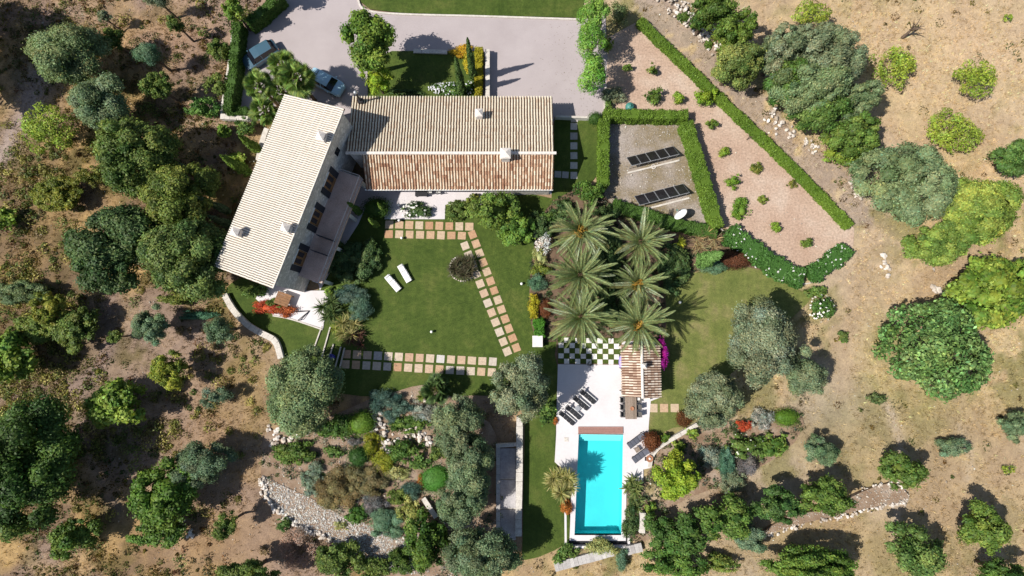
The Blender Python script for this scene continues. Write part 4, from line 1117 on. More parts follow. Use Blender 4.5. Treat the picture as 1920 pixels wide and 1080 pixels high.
# cars
def car(px, py, dpx, paint, label, L=4.0, estate=True):
    x, y = G(px, py, 0.9)
    o = tag(empty('parked_car', (x, y, 0.0), math.atan2(-dpx[1], dpx[0])), label, 'car', 'cars on the gravel drive')
    pm, t, b = new_mat('car_paint'); b.inputs['Base Color'].default_value = (*paint, 1); b.inputs['Metallic'].default_value = 0.1; b.inputs['Roughness'].default_value = 0.28
    b.inputs['Coat Weight'].default_value = 0.5
    Wd = 0.86
    def loft(name, st, mat, parent):
        bm = bmesh.new(); rows = []
        for (sx, prof) in st: rows.append([bm.verts.new((sx, p[0], p[1])) for p in prof])
        for a, c in zip(rows[:-1], rows[1:]):
            for k in range(len(a) - 1): bm.faces.new((a[k], a[k + 1], c[k + 1], c[k]))
        bm.faces.new(rows[0]); bm.faces.new(list(reversed(rows[-1])))
        bmesh.ops.recalc_face_normals(bm, faces=bm.faces[:])
        return bmo(name, bm, mat, parent, False)
    def sec(w, zb, zs, zt_, wt): return [(-w * 0.94, zb), (-w, zs * 0.7), (-w * 0.98, zs), (-wt, zt_), (-wt * 0.4, zt_ + 0.03), (wt * 0.4, zt_ + 0.03), (wt, zt_), (w * 0.98, zs), (w, zs * 0.7), (w * 0.94, zb)]
    h = L / 2
    body = loft('body', [(h, sec(0.55, .35, .5, .56, .45)), (h - 0.12, sec(0.72, .25, .62, .68, .6)), (h - 0.45, sec(0.84, .2, .72, .78, .68)), (h - 1.15, sec(Wd, .2, .82, .88, .72)), (0.2, sec(Wd, .2, .86, .90, .76)), (-h + 0.5, sec(Wd, .2, .88, .93, .74)), (-h + 0.1, sec(0.80, .24, .84, .90, .66)), (-h, sec(0.66, .34, .7, .80, .55))], pm, o)
    rr_ = -h + (0.22 if estate else 0.75)
    zr = 1.48 if estate else 1.34
    def cs(w, z0_, w1, z1_): return [(-w, z0_), (-w1, z1_), (-w1 * 0.5, z1_ + 0.025), (w1 * 0.5, z1_ + 0.025), (w1, z1_), (w, z0_)]
    f0 = h - 0.88
    loft('cabin', [(f0, cs(.74, .86, .70, .885)), (f0 - 0.55, cs(.77, .88, .60, zr - 0.04)), (f0 - 1.2, cs(.77, .88, .60, zr)), (rr_ + 0.38, cs(.75, .90, .58, zr - 0.03)), (rr_, cs(.70, .90, .62, .93))], MAT['glass'], o)
    loft('roof', [(f0 - 0.53, [(-.605, zr - 0.035), (-.3, zr + .01), (.3, zr + .01), (.605, zr - 0.035)]), (f0 - 1.2, [(-.61, zr + 0.012), (-.3, zr + .045), (.3, zr + .045), (.61, zr + 0.012)]), (rr_ + 0.36, [(-.59, zr - 0.018), (-.3, zr + .015), (.3, zr + .015), (.59, zr - 0.018)])], pm, o)
    for sy in (-1, 1):
        for wx in (h - 0.78, -h + 0.72):
            w_ = cyl('wheel', (wx, sy * 0.68, 0.31), (wx, sy * 0.87, 0.31), 0.31, MAT['tyre'], o, n=16)
            cyl('rim', (wx, sy * 0.86, 0.31), (wx, sy * 0.88, 0.31), 0.19, MAT['steel'], w_, n=12)
        box('headlight', (h - 0.24, sy * 0.58, 0.64), (0.26, 0.26, 0.10), MAT['white'], o, bevel=0.03)
        box('tail_light', (-h + 0.05, sy * 0.62, 0.76), (0.08, 0.18, 0.2), MAT['clay'], o, bevel=0.02)
        box('mirror', (f0 - 0.28, sy * 0.93, 0.95), (0.14, 0.2, 0.13), pm, o, bevel=0.03)
        box('pillar', (f0 - 1.22, sy * 0.685, 1.18), (0.09, 0.03, 0.62), pm, o, rx=sy * 0.29)
    for k in range(1 if not estate else 2): pass
    return o
car(486, 101, (-50, 33), (0.055, 0.115, 0.16), 'teal estate car parked by the driveway hedge', 4.1, True)
car(610, 152, (50, 27), (0.36, 0.55, 0.66), 'light blue car with dark windscreen, half under the fan palms', 4.0, False)
# ------------------------------------------------------------------ vegetation
ICO = {}
def ico(sub):
    if sub not in ICO:
        bm = bmesh.new(); bmesh.ops.create_icosphere(bm, subdivisions=sub, radius=1.0)
        bm.verts.ensure_lookup_table()
        V = np.array([v.co[:] for v in bm.verts]); T = np.array([[v.index for v in f.verts] for f in bm.faces]); bm.free()
        ICO[sub] = (V, T)
    return ICO[sub]
def unit(a): return a / (np.linalg.norm(a, axis=-1, keepdims=True) + 1e-9)
def sph(r, n): return unit(r.normal(size=(n, 3)))
def leaf_quads(P, N, ln, wd, r):
    """diamond leaves centred on P, facing N"""
    n = len(P)
    t = unit(np.cross(N, r.normal(size=(n, 3)))); b = np.cross(N, t)
    l = (ln * r.uniform(0.65, 1.35, n))[:, None] / 2; w = (wd * r.uniform(0.65, 1.35, n))[:, None] / 2
    cup = N * (l * 0.25)
    V = np.stack([P - t * l - cup, P + b * w, P + t * l - cup, P - b * w], 1).reshape(-1, 3)
    return V, np.arange(n * 4).reshape(-1, 4)
def jitter_cols(base, n, r, v=0.22, hue=0.10):
    k = np.exp(r.normal(0, v, (n, 1)))
    h = r.normal(0, hue, (n, 1))
    return np.clip(base * k * np.concatenate([1 + h, np.ones((n, 1)), 1 - h * 0.5], 1), 0.004, 0.9)
# colours (linear): dark, light; leaf length, width ratio; lobe count factor; lobe radius; coverage; core
K = {
 'olive':   dict(c=((0.075, 0.095, 0.050), (0.175, 0.200, 0.125)), leaf=0.21, wr=0.42, lobes=26, lr=(0.20, 0.34), cov=1.25, core=True),
 'silver':  dict(c=((0.120, 0.135, 0.100), (0.230, 0.250, 0.190)), leaf=0.19, wr=0.42, lobes=20, lr=(0.20, 0.34), cov=1.15, core=True),
 'oak':     dict(c=((0.034, 0.062, 0.012), (0.115, 0.155, 0.034)), leaf=0.22, wr=0.60, lobes=34, lr=(0.17, 0.30), cov=1.3, core=True),
 'carob':   dict(c=((0.018, 0.040, 0.012), (0.072, 0.112, 0.036)), leaf=0.22, wr=0.55, lobes=30, lr=(0.18, 0.30), cov=1.1, core=True),
 'greyoak': dict(c=((0.070, 0.095, 0.045), (0.165, 0.190, 0.110)), leaf=0.21, wr=0.55, lobes=40, lr=(0.15, 0.27), cov=1.25, core=True),
 'almond':  dict(c=((0.100, 0.150, 0.016), (0.225, 0.275, 0.040)), leaf=0.24, wr=0.50, lobes=24, lr=(0.18, 0.30), cov=0.80, core=False),
 'fig':     dict(c=((0.050, 0.098, 0.013), (0.165, 0.225, 0.036)), leaf=0.34, wr=0.75, lobes=22, lr=(0.20, 0.34), cov=1.0, core=True),
 'leafy':   dict(c=((0.034, 0.072, 0.014), (0.120, 0.180, 0.042)), leaf=0.27, wr=0.60, lobes=22, lr=(0.20, 0.34), cov=1.0, core=True),
 'lime':    dict(c=((0.095, 0.155, 0.012), (0.210, 0.270, 0.028)), leaf=0.26, wr=0.55, lobes=20, lr=(0.20, 0.36), cov=1.0, core=True),
 'pepper':  dict(c=((0.065, 0.150, 0.020), (0.165, 0.270, 0.050)), leaf=0.34, wr=0.28, lobes=18, lr=(0.24, 0.40), cov=0.9, core=False),
 'bigleaf': dict(c=((0.065, 0.120, 0.028), (0.130, 0.195, 0.058)), leaf=0.30, wr=0.50, lobes=60, lr=(0.11, 0.20), cov=1.25, core=False),
 'bluegreen': dict(c=((0.055, 0.110, 0.062), (0.115, 0.185, 0.110)), leaf=0.16, wr=0.40, lobes=14, lr=(0.26, 0.42), cov=1.2, core=True),
 'teal':    dict(c=((0.028, 0.062, 0.048), (0.075, 0.120, 0.090)), leaf=0.16, wr=0.45, lobes=14, lr=(0.26, 0.42), cov=1.2, core=True),
 'ball':    dict(c=((0.055, 0.115, 0.012), (0.105, 0.175, 0.022)), leaf=0.12, wr=0.6, lobes=1, lr=(1, 1), cov=1.3, core=True),
 'darkball': dict(c=((0.025, 0.060, 0.010), (0.055, 0.100, 0.018)), leaf=0.14, wr=0.6, lobes=1, lr=(1, 1), cov=1.3, core=True),
 'redball': dict(c=((0.110, 0.035, 0.015), (0.220, 0.080, 0.030)), leaf=0.15, wr=0.5, lobes=8, lr=(0.4, 0.55), cov=1.2, core=True),
 'brown':   dict(c=((0.080, 0.062, 0.024), (0.165, 0.130, 0.055)), leaf=0.15, wr=0.5, lobes=20, lr=(0.18, 0.30), cov=1.2, core=True),
 'drypink': dict(c=((0.190, 0.120, 0.090), (0.330, 0.230, 0.185)), leaf=0.20, wr=0.25, lobes=16, lr=(0.22, 0.35), cov=0.7, core=False),
 'redflower': dict(c=((0.330, 0.045, 0.020), (0.560, 0.105, 0.040)), leaf=0.15, wr=0.6, lobes=14, lr=(0.25, 0.40), cov=1.0, core=True),
 'orange':  dict(c=((0.330, 0.100, 0.020), (0.520, 0.190, 0.040)), leaf=0.15, wr=0.5, lobes=12, lr=(0.25, 0.40), cov=1.0, core=True),
 'yellow':  dict(c=((0.270, 0.240, 0.012), (0.480, 0.400, 0.030)), leaf=0.17, wr=0.6, lobes=14, lr=(0.22, 0.36), cov=1.1, core=True),
 'amber':   dict(c=((0.360, 0.200, 0.015), (0.600, 0.370, 0.030)), leaf=0.15, wr=0.6, lobes=16, lr=(0.20, 0.34), cov=1.1, core=True),
 'cream':   dict(c=((0.200, 0.230, 0.060), (0.480, 0.470, 0.200)), leaf=0.20, wr=0.55, lobes=14, lr=(0.22, 0.36), cov=1.1, core=True),
 'heather': dict(c=((0.065, 0.065, 0.060), (0.145, 0.140, 0.140)), leaf=0.15, wr=0.45, lobes=14, lr=(0.24, 0.38), cov=1.2, core=True),
 'magenta': dict(c=((0.250, 0.006, 0.180), (0.440, 0.020, 0.330)), leaf=0.17, wr=0.75, lobes=12, lr=(0.25, 0.40), cov=1.0, core=True),
 'white':   dict(c=((0.600, 0.560, 0.540), (0.780, 0.750, 0.740)), leaf=0.16, wr=0.75, lobes=12, lr=(0.25, 0.40), cov=0.8, core=False),
}
def crown_arrays(rx, ry, z0, z1, kd, r, leafk=1.0, tint=(1, 1, 1), lobek=1.0):
    """leaf shell round many lobes: vertices, quads, tris, colours"""
    k = K[kd]
    rz = (z1 - z0) / 2; zc = (z1 + z0) / 2
    R = np.array([rx, ry, rz]); rm = (rx * ry) ** 0.5
    size = np.clip(0.60 + rm * 0.14, 0.72, 1.25) * leafk
    ln = k['leaf'] * size; wd = ln * k['wr']
    gain = 1.0 if kd in ('redflower', 'orange', 'magenta', 'white', 'amber', 'yellow', 'cream', 'redball') else 1.55
    c0, c1 = np.array(k['c'][0]) * tint * gain, np.array(k['c'][1]) * tint * gain
    if k['lobes'] == 1:
        C = np.zeros((1, 3)); LR = np.ones(1)
    else:
        n = max(9, int(k['lobes'] * 1.9 * np.clip(rm / 2.6, 0.4, 1.5) * lobek))
        d = sph(r, n); d[:, 2] = np.abs(d[:, 2]) * 1.2 - 0.22
        LR = r.uniform(k['lr'][0] * 0.72, k['lr'][1], n)
        if rm < 1.3: LR *= 1.25
        rad = 1 - LR * r.uniform(0.75, 1.15, n)
        rad *= np.where(r.random(n) < 0.25, r.uniform(0.2, 0.8, n), 1)
        ang = np.arctan2(d[:, 1], d[:, 0])
        ph = r.uniform(0, 6.28, 3)
        rag = 1 + 0.13 * np.sin(2 * ang + ph[0]) + 0.11 * np.sin(3 * ang + ph[1]) + 0.08 * np.sin(5 * ang + ph[2])
        C = unit(d) * (rad * rag)[:, None]
        C = np.concatenate([C, [[0, 0, -0.1]]]); LR = np.concatenate([LR, [0.6]])
    V, Q, T, CO = [], [], [], []; off = 0
    area_leaf = ln * wd / 2
    for i in range(len(C)):
        lr = LR[i]; lobe_r = lr * R
        tone = r.beta(1.3, 1.3)
        base = (c0 + (c1 - c0) * tone) * np.array([1 + r.normal(0, 0.06), 1, 1 + r.normal(0, 0.05)])
        A = 4 * np.pi * ((lobe_r[0] * lobe_r[1] + lobe_r[0] * lobe_r[2] + lobe_r[1] * lobe_r[2]) / 3)
        m = int(np.clip(A * 0.50 * k['cov'] / area_leaf, 14, 2600))
        d = sph(r, m)
        d[:, 2] = np.where((d[:, 2] < -0.35) & (r.random(m) < 0.75), -d[:, 2], d[:, 2])
        shell = r.uniform(0.84 if rm > 1.6 else 0.74, 1.10 if rm > 1.6 else 1.22, (m, 1)) + (r.random((m, 1)) < 0.14) * r.uniform(0.05, 0.40, (m, 1))
        P = (C[i] + d * shell * lr) * R
        if k['lobes'] > 1:
            out = unit(C[i] + 1e-3)
            keep = (d @ out > -0.45)
            P, d = P[keep], d[keep]
        Nn = unit(unit(d / R) + r.normal(0, 0.42 if rm > 1.6 else 0.62, d.shape) + np.array([0, 0, 0.35]))
        v, q = leaf_quads(P, Nn, ln, wd, r)
        cc = jitter_cols(base, len(P), r, 0.42 if kd == 'bigleaf' else 0.24)
        V.append(v); Q.append(q + off); CO.append(np.repeat(cc, 4, 0)); off += len(v)
        if k['core']:
            iv, it = ico(2 if lr > 0.8 else 1)
            cv = (C[i] + iv * (lr * ((0.86 if rm > 1.6 else 0.76) if lr < 0.8 else 0.93) * (0.85 if kd == 'bigleaf' else 1)) * r.uniform(0.9, 1.05, (len(iv), 1))) * R
            V.append(cv); T.append(it + off); CO.append(jitter_cols(base, len(cv), r, 0.1)); off += len(cv)
    V = np.concatenate(V); V[:, 2] += zc
    V[:, 2] = np.maximum(V[:, 2], 0.02)
    return V, np.concatenate(Q), (np.concatenate(T) if T else None), np.concatenate(CO)
def tube_arrays(pts, rad, n=6):
    V, Q = [], []
    P = [Vector(p) for p in pts]
    for i, p in enumerate(P):
        d = (P[min(i + 1, len(P) - 1)] - P[max(i - 1, 0)])
        m = d.to_track_quat('Z', 'Y').to_matrix()
        for j in range(n):
            a = 2 * math.pi * j / n
            V.append(p + m @ Vector((rad[i] * math.cos(a), rad[i] * math.sin(a), 0)))
    for i in range(len(P) - 1):
        for j in range(n):
            Q.append((i * n + j, i * n + (j + 1) % n, (i + 1) * n + (j + 1) % n, (i + 1) * n + j))
    return V, Q
def trunk_mesh(h, r0, spread, rr, lean=(0, 0), limbs=4, top=0.8):
    V, Q = [], []
    def add(p, rad):
        v, q = tube_arrays(p, rad); b = len(V)
        V.extend(v); Q.extend([tuple(x + b for x in f) for f in q])
    fork = h * 0.38
    p1 = (lean[0] * 0.5 + rr.uniform(-.1, .1), lean[1] * 0.5 + rr.uniform(-.1, .1), fork)
    add([(0, 0, -0.25), (0.02, 0.0, 0.05), ((p1[0]) * 0.6, p1[1] * 0.4, fork * 0.5), p1], [r0 * 1.35, r0 * 1.1, r0 * 0.9, r0 * 0.75])
    for k in range(limbs):
        a = 2 * math.pi * k / limbs + rr.uniform(-0.5, 0.5)
        e = (p1[0] + spread * math.cos(a) * rr.uniform(.6, 1), p1[1] + spread * math.sin(a) * rr.uniform(.6, 1), h * top * rr.uniform(.8, 1))
        mdl = ((p1[0] * 1.3 + e[0]) / 2.3 + rr.uniform(-.15, .15), (p1[1] * 1.3 + e[1]) / 2.3, (p1[2] + e[2]) / 2 + rr.uniform(0, .2))
        add([p1, mdl, e], [r0 * 0.62, r0 * 0.38, r0 * 0.12])
    me = bpy.data.meshes.new('trunk'); me.from_pydata([tuple(v) for v in V], [], Q); me.update(); me.materials.append(MAT['bark'])
    return me
SEED = [100]
def flowers_arrays(rx, ry, z0, z1, n, size, col, r):
    rz = (z1 - z0) / 2
    d = sph(r, n); d[:, 2] = np.abs(d[:, 2]); P = d * np.array([rx, ry, rz]) * r.uniform(0.93, 1.04, (n, 1)); P[:, 2] += (z0 + z1) / 2
    N = unit(d + np.array([0, 0, 0.8]) + r.normal(0, 0.2, d.shape))
    v1, q1 = leaf_quads(P, N, size, size * 0.9, r); v2, q2 = leaf_quads(P + N * 0.01, N, size, size * 0.9, r)
    V = np.concatenate([v1, v2]); Q = np.concatenate([q1, q2 + len(v1)])
    return V, Q, np.tile(np.array(col), (len(V), 1))
def tree(kd, px, py, rx, ry, h, label, name=None, cat='tree', group=None, clear=0.28, leafk=1.0, tint=(1, 1, 1), lean=None, flw=None, lobek=1.0, trunk=True):
    """crown centre sighted at (px, py) with radii in photograph pixels; h metres tall"""
    SEED[0] += 1
    r = np.random.default_rng(SEED[0]); rr = random.Random(SEED[0])
    if trunk and h > 2.9: h *= 1.28
    z0 = h * clear if trunk else -h * 0.15
    zc = (z0 + h) / 2 + 0.1 * h
    x, y = G(px, py, zc)
    m = MPP(zc)
    rx, ry = rx * m, ry * m
    lx, ly = lean if lean else (0, 0)
    root = tag(empty(name or {'olive': 'olive_tree', 'oak': 'evergreen_tree', 'carob': 'carob_tree', 'almond': 'almond_tree', 'fig': 'fig_tree'}.get(kd, 'garden_tree' if cat == 'tree' else 'shrub'), (x - lx, y - ly, 0)), label, cat, group)
    V, Q, T, CO = crown_arrays(rx, ry, z0, h, kd, r, leafk, tint, lobek)
    V = V + np.array([lx, ly, 0])
    obj('crown' if trunk else 'foliage', np_mesh('crown', V, Q, T, CO, LEAF), root)
    if trunk:
        obj('trunk', trunk_mesh(h, 0.035 * h * (0.8 + 0.1 * min(rx, 4)) * 0.8 + 0.03, rx * 0.6, rr, (lx, ly)), root)
    else:
        obj('stem', shrub_stem(h, rx * 0.5, rr), root)
    if flw:
        n, size, col = flw
        v, q, c = flowers_arrays(rx, ry, max(z0, 0), h, n, size, col, r)
        v = v + np.array([lx, ly, 0])
        obj('blossom', np_mesh('blossom', v, q, None, c, LEAF), root)
    return root
STEMS = []
def shrub_stem(h, spread, rr):
    if len(STEMS) < 4: STEMS.append(trunk_mesh(0.7, 0.035, 0.3, rr, (0, 0), 3, 0.8))
    return rr.choice(STEMS)
def shrub(kd, px, py, rx, ry, h, label, name='shrub', group=None, **k):
    return tree(kd, px, py, rx, ry, h, label, name, k.pop('cat', 'shrub'), group, trunk=False, **k)

# --- spiky plants ---------------------------------------------------------
def blades(r, n, ln, wd, lo, hi, col, bend=0.5, origin=(0, 0, 0), stripe=None):
    """strap leaves from a point; elevation between lo and hi (radians)"""
    az = r.uniform(0, 2 * np.pi, n); el = r.uniform(lo, hi, n); L = ln * r.uniform(0.75, 1.1, n)
    V = []; 
    dirh = np.stack([np.cos(az), np.sin(az), np.zeros(n)], 1); side = np.stack([-np.sin(az), np.cos(az), np.zeros(n)], 1)
    p = np.tile(np.array(origin, float), (n, 1)); rows = []
    segs = 4
    for s in range(segs + 1):
        w = wd * [0.7, 1.0, 0.9, 0.6, 0.08][s] / 2
        rows.append((p - side * w, p + side * w))
        e = el - bend * (s / segs) ** 1.5
        p = p + (dirh * np.cos(e)[:, None] + np.array([0, 0, 1]) * np.sin(e)[:, None]) * (L / segs)[:, None]
    V = np.stack([x for row in rows for x in row], 1).reshape(-1, 3)
    b = (np.arange(n) * (2 * (segs + 1)))[:, None]
    q = np.concatenate([b + np.array([2 * s, 2 * s + 1, 2 * s + 3, 2 * s + 2])[None] for s in range(segs)], 0)
    cc = jitter_cols(np.array(col) * 1.4, n, r, 0.2)
    C = np.repeat(cc, 2 * (segs + 1), 0)
    if stripe is not None:
        sel = np.repeat(r.random(n) < 0.5, 2 * (segs + 1)); C[sel] = C[sel] * 0.3 + np.array(stripe) * 0.7
    V[:, 2] = np.maximum(V[:, 2], 0.02)
    return V, q, C
def spiky(px, py, rpx, h, label, col, heads=1, n=60, wd=0.07, name='yucca', cat='plant', lo=-0.1, hi=1.35, stripe=None, bend=0.5, stem=0.35, group=None):
    SEED[0] += 1; r = np.random.default_rng(SEED[0])
    x, y = G(px, py, h * 0.6); R = rpx * MPP(h * 0.6)
    root = tag(empty(name, (x, y, 0)), label, cat, group)
    Vs, Qs, Cs = [], [], []; off = 0; tips = []
    for k in range(heads):
        a = 2 * math.pi * k / max(1, heads) + r.uniform(0, 1); rad = 0 if heads == 1 else R * r.uniform(0.25, 0.55)
        o = (rad * math.cos(a), rad * math.sin(a), max(0.04, h * stem * (1 if heads == 1 else r.uniform(0.6, 1.2))))
        tips.append(o)
        ln = R * (1.08 if heads == 1 else 0.62)
        v, q, c = blades(r, n, ln, wd, lo, hi, col, bend, o, stripe)
        Vs.append(v); Qs.append(q + off); Cs.append(c); off += len(v)
    obj('leaves', np_mesh('leaves', np.concatenate(Vs), np.concatenate(Qs), None, np.concatenate(Cs), LEAF), root)
    bm = bmesh.new()
    for o in tips: add_cyl(bm, (o[0] * 0.3, o[1] * 0.3, -0.1), o, 0.09, 0.07, 6)
    bmo('stem', bm, MAT['palmbark'], root)
    return root

# --- palms ----------------------------------------------------------------
def frond_mesh(L, r, droop, col, pairs=26):
    segs = 8
    pts = []; e = 0.0; p = np.array([0.0, 0, 0]); el = 0.12
    for s in range(segs + 1):
        pts.append(p.copy()); a = el - droop * (s / segs) ** 1.3
        p = p + np.array([math.cos(a), 0, math.sin(a)]) * L / segs
    pts = np.array(pts)
    tt = np.linspace(0.10, 0.99, pairs)
    P = np.stack([np.interp(tt * segs, np.arange(segs + 1), pts[:, i]) for i in range(3)], 1)
    V, Q, C = [], [], []; off = 0
    for s in (-1, 1):
        ll = 0.33 * np.sin(np.clip(0.22 + tt * 0.80, 0, 1) * np.pi) ** 0.7 + 0.10
        ll = ll * L / 3.0
        dirv = unit(np.stack([1.25 + 0.6 * tt, s * np.ones(pairs), 0.50 + r.normal(0, 0.12, pairs)], 1))
        tip = P + dirv * ll[:, None]; w = np.array([0.045, 0, 0.0]) * L / 3
        mid = P + dirv * ll[:, None] * 0.5
        v = np.stack([P - w * 0.5, mid - w * 1.2 + [0, 0, .01], tip, mid + w * 1.2 + [0, 0, .01]], 1).reshape(-1, 3)
        V.append(v); Q.append(np.arange(pairs * 4).reshape(-1, 4) + off); off += len(v)
        C.append(np.repeat(jitter_cols(np.array(col), pairs, r, 0.18), 4, 0))
    tv, tq = tube_arrays([tuple(p) for p in pts], np.linspace(0.035, 0.008, segs + 1), 4)
    V.append(np.array([tuple(x) for x in tv])); Q.append(np.array(tq) + off)
    C.append(np.tile(np.array([0.20, 0.19, 0.075]), (len(tv), 1)))
    return np_mesh('frond', np.concatenate(V), np.concatenate(Q), None, np.concatenate(C), LEAF)
rp = np.random.default_rng(4)
FR = [frond_mesh(3.0, rp, d, c) for d, c in ((0.35, (0.235, 0.295, 0.125)), (0.6, (0.180, 0.235, 0.085)), (0.9, (0.125, 0.165, 0.052)), (1.2, (0.205, 0.200, 0.072)), (0.5, (0.370, 0.430, 0.270)))]
rpal = random.Random(8)
def date_palm(px, py, R, h, label, n=62, fruit=0.6, hue=0):
    x, y = G(px, py, h)
    root = tag(empty('date_palm', (x, y, 0)), label, 'palm tree', 'date palms between the lawn and the pool house')
    bm = bmesh.new()
    prof = [(0.34, -0.2), (0.30, 0.3)]
    k = 0
    z = 0.3
    while z < h - 0.25:
        prof += [(0.27, z), (0.31, z + 0.10)]; z += 0.16
    prof += [(0.34, h - 0.2), (0.25, h + 0.05), (0.0, h + 0.15)]
    lathe(bm, prof, 10); bmo('trunk', bm, MAT['palmbark'], root)
    s0 = R * MPP(h) / 3.0
    n = int(n * 1.15)
    for i in range(n):
        t = (i + 0.5) / n
        az = i * 2.39996 + rpal.uniform(-0.32, 0.32)
        el = math.radians(72 - 98 * t ** 0.85 + rpal.uniform(-12, 12))
        me = FR[0] if t < 0.3 else (FR[rpal.choice((1, 4, 0))] if t < 0.65 else FR[rpal.choice((2, 3, 1))])
        o = link(bpy.data.objects.new('frond', me), root)
        o.location = (0.12 * math.cos(az), 0.12 * math.sin(az), h - 0.05 - 0.2 * t)
        o.rotation_euler = (rpal.uniform(-0.35, 0.35), -el, az)
        o.scale = (s0 * rpal.uniform(0.76, 1.14),) * 3
    r = np.random.default_rng(int(px))
    if fruit >= 0.3:
        n_ = int(90 * fruit); Vs = []
        a = r.uniform(0, 6.28, n_); rad = r.uniform(0.05, 0.62, n_) * s0; zz_ = h + 0.45 + 0.45 * r.random(n_)
        P = np.stack([rad * np.cos(a) - 0.22, rad * np.sin(a) - 0.2, zz_], 1)
        v, q = leaf_quads(P, unit(r.normal(0, 0.6, P.shape) + [0, 0, 1]), 0.55, 0.11, r)
        obj('fruit_stalk', np_mesh('fruit_stalk', v, q, None, np.repeat(jitter_cols(np.array([0.34, 0.20, 0.035]), n_, r), 4, 0), LEAF), root)
    return root
def fan_mesh(R, r, col, n=26):
    a = np.linspace(-2.3, 2.3, n)
    tipz = -0.18 * R * np.abs(np.sin(a)) ** 2
    l = R * 0.78 * (0.82 + 0.18 * np.cos(a)) * r.uniform(0.9, 1.06, n)
    base = np.array([R * 0.85, 0, 0])
    d = np.stack([np.cos(a), np.sin(a), 0 * a], 1); s = np.stack([-np.sin(a), np.cos(a), 0 * a], 1)
    w = 0.055 * R
    m = base + d * (l * 0.55)[:, None]; t = base + d * l[:, None]; t[:, 2] += tipz - 0.05 * R
    V = np.stack([np.tile(base, (n, 1)), m - s * w + [0, 0, 0.02], t, m + s * w + [0, 0, -0.02]], 1).reshape(-1, 3)
    C = np.repeat(jitter_cols(np.array(col), n, r, 0.35), 4, 0)
    tv, tq = tube_arrays([(0, 0, 0), (R * 0.45, 0, 0.03), (R * 0.86, 0, 0)], [0.03, 0.025, 0.015], 4)
    off = len(V)
    return np_mesh('fan_leaf', np.concatenate([V, np.array([tuple(x) for x in tv])]), np.concatenate([np.arange(n * 4).reshape(-1, 4), np.array(tq) + off]), None, np.concatenate([C, np.tile([0.15, 0.17, 0.05], (len(tv), 1))]), LEAF)
FAN = [fan_mesh(1.0, rp, c) for c in ((0.130, 0.210, 0.045), (0.240, 0.330, 0.085), (0.070, 0.115, 0.036), (0.300, 0.230, 0.110))]
def fan_palm(px, py, R, h, label, n=26, group=None, dark=False):
    n = int(n * 1.25)
    x, y = G(px, py, h)
    root = tag(empty('fan_palm', (x, y, 0)), label, 'palm tree', group)
    bm = bmesh.new(); prof = [(0.26, -0.2), (0.2, 0.2)]
    z = 0.3
    while z < h - 0.3: prof += [(0.16, z), (0.19, z + 0.12)]; z += 0.2
    prof += [(0.22, h - 0.15), (0.0, h + 0.05)]
    lathe(bm, prof, 8); bmo('trunk', bm, MAT['palmbark'], root)
    s0 = R * MPP(h) / 1.45 * 0.82
    for i in range(n):
        t = (i + 0.5) / n; az = i * 2.39996 + rpal.uniform(-.2, .2); el = math.radians(72 - 105 * t + rpal.uniform(-8, 8))
        o = link(bpy.data.objects.new('fan_leaf', FAN[2] if dark else (FAN[3] if t > 0.9 else FAN[rpal.choice((0, 1, 1))])), root)
        o.location = (0, 0, h - 0.05 - 0.15 * t); o.rotation_euler = (rpal.uniform(-.9, .9), -el, az); o.scale = (s0 * rpal.uniform(.85, 1.1),) * 3
    return root

# --- columns and hedges ----------------------------------------------------
def cypress(base, h, rad, label, col=((0.030, 0.060, 0.016), (0.075, 0.120, 0.030)), group=None, leaf=0.15, name='cypress_tree'):
    SEED[0] += 1; r = np.random.default_rng(SEED[0])
    x, y = G(*base)
    root = tag(empty(name, (x, y, 0)), label, 'tree', group)
    n = int(2 * math.pi * rad * h * 0.75 / (leaf * leaf * 0.25))
    t = r.random(n) ** 0.9; a = r.uniform(0, 6.28, n)
    prof = lambda t: rad * (np.clip(t * 9, 0.45, 1) * (1 - t) ** 0.55 * 1.15)
    lump = 1 + 0.14 * np.sin(a * 3 + t * 14) + 0.10 * np.sin(a * 5 - t * 27)
    R = prof(t) * lump * r.uniform(0.8, 1.06, n)
    P = np.stack([R * np.cos(a), R * np.sin(a), 0.1 + t * h], 1)
    N = unit(np.stack([np.cos(a), np.sin(a), 0.5 * np.ones(n)], 1) + r.normal(0, 0.5, (n, 3)))
    v, q = leaf_quads(P, N, leaf * 1.4, leaf * 0.6, r)
    c0, c1 = np.array(col[0]), np.array(col[1])
    cc = c0 + (c1 - c0) * r.beta(1.5, 1.5, (n, 1)); cc = np.clip(1.5 * cc * np.exp(r.normal(0, .2, (n, 1))), .004, .9)
    tv, tq = tube_arrays([(0, 0, 0.05), (0, 0, h * .2), (0, 0, h * .5), (0, 0, h * .8), (0, 0, h * 0.98)], [rad * .4, rad * .8, rad * .68, rad * .38, 0.02], 10)
    off = len(v)
    V = np.concatenate([v, np.array([tuple(z) for z in tv])]); Q = np.concatenate([q, np.array(tq) + off])
    obj('foliage', np_mesh('foliage', V, Q, None, np.concatenate([np.repeat(cc, 4, 0), np.tile((c0 + c1) / 2, (len(tv), 1))]), LEAF), root)
    cyl('trunk', (0, 0, -0.2), (0, 0, 0.6), 0.10, MAT['bark'], root)
    return root
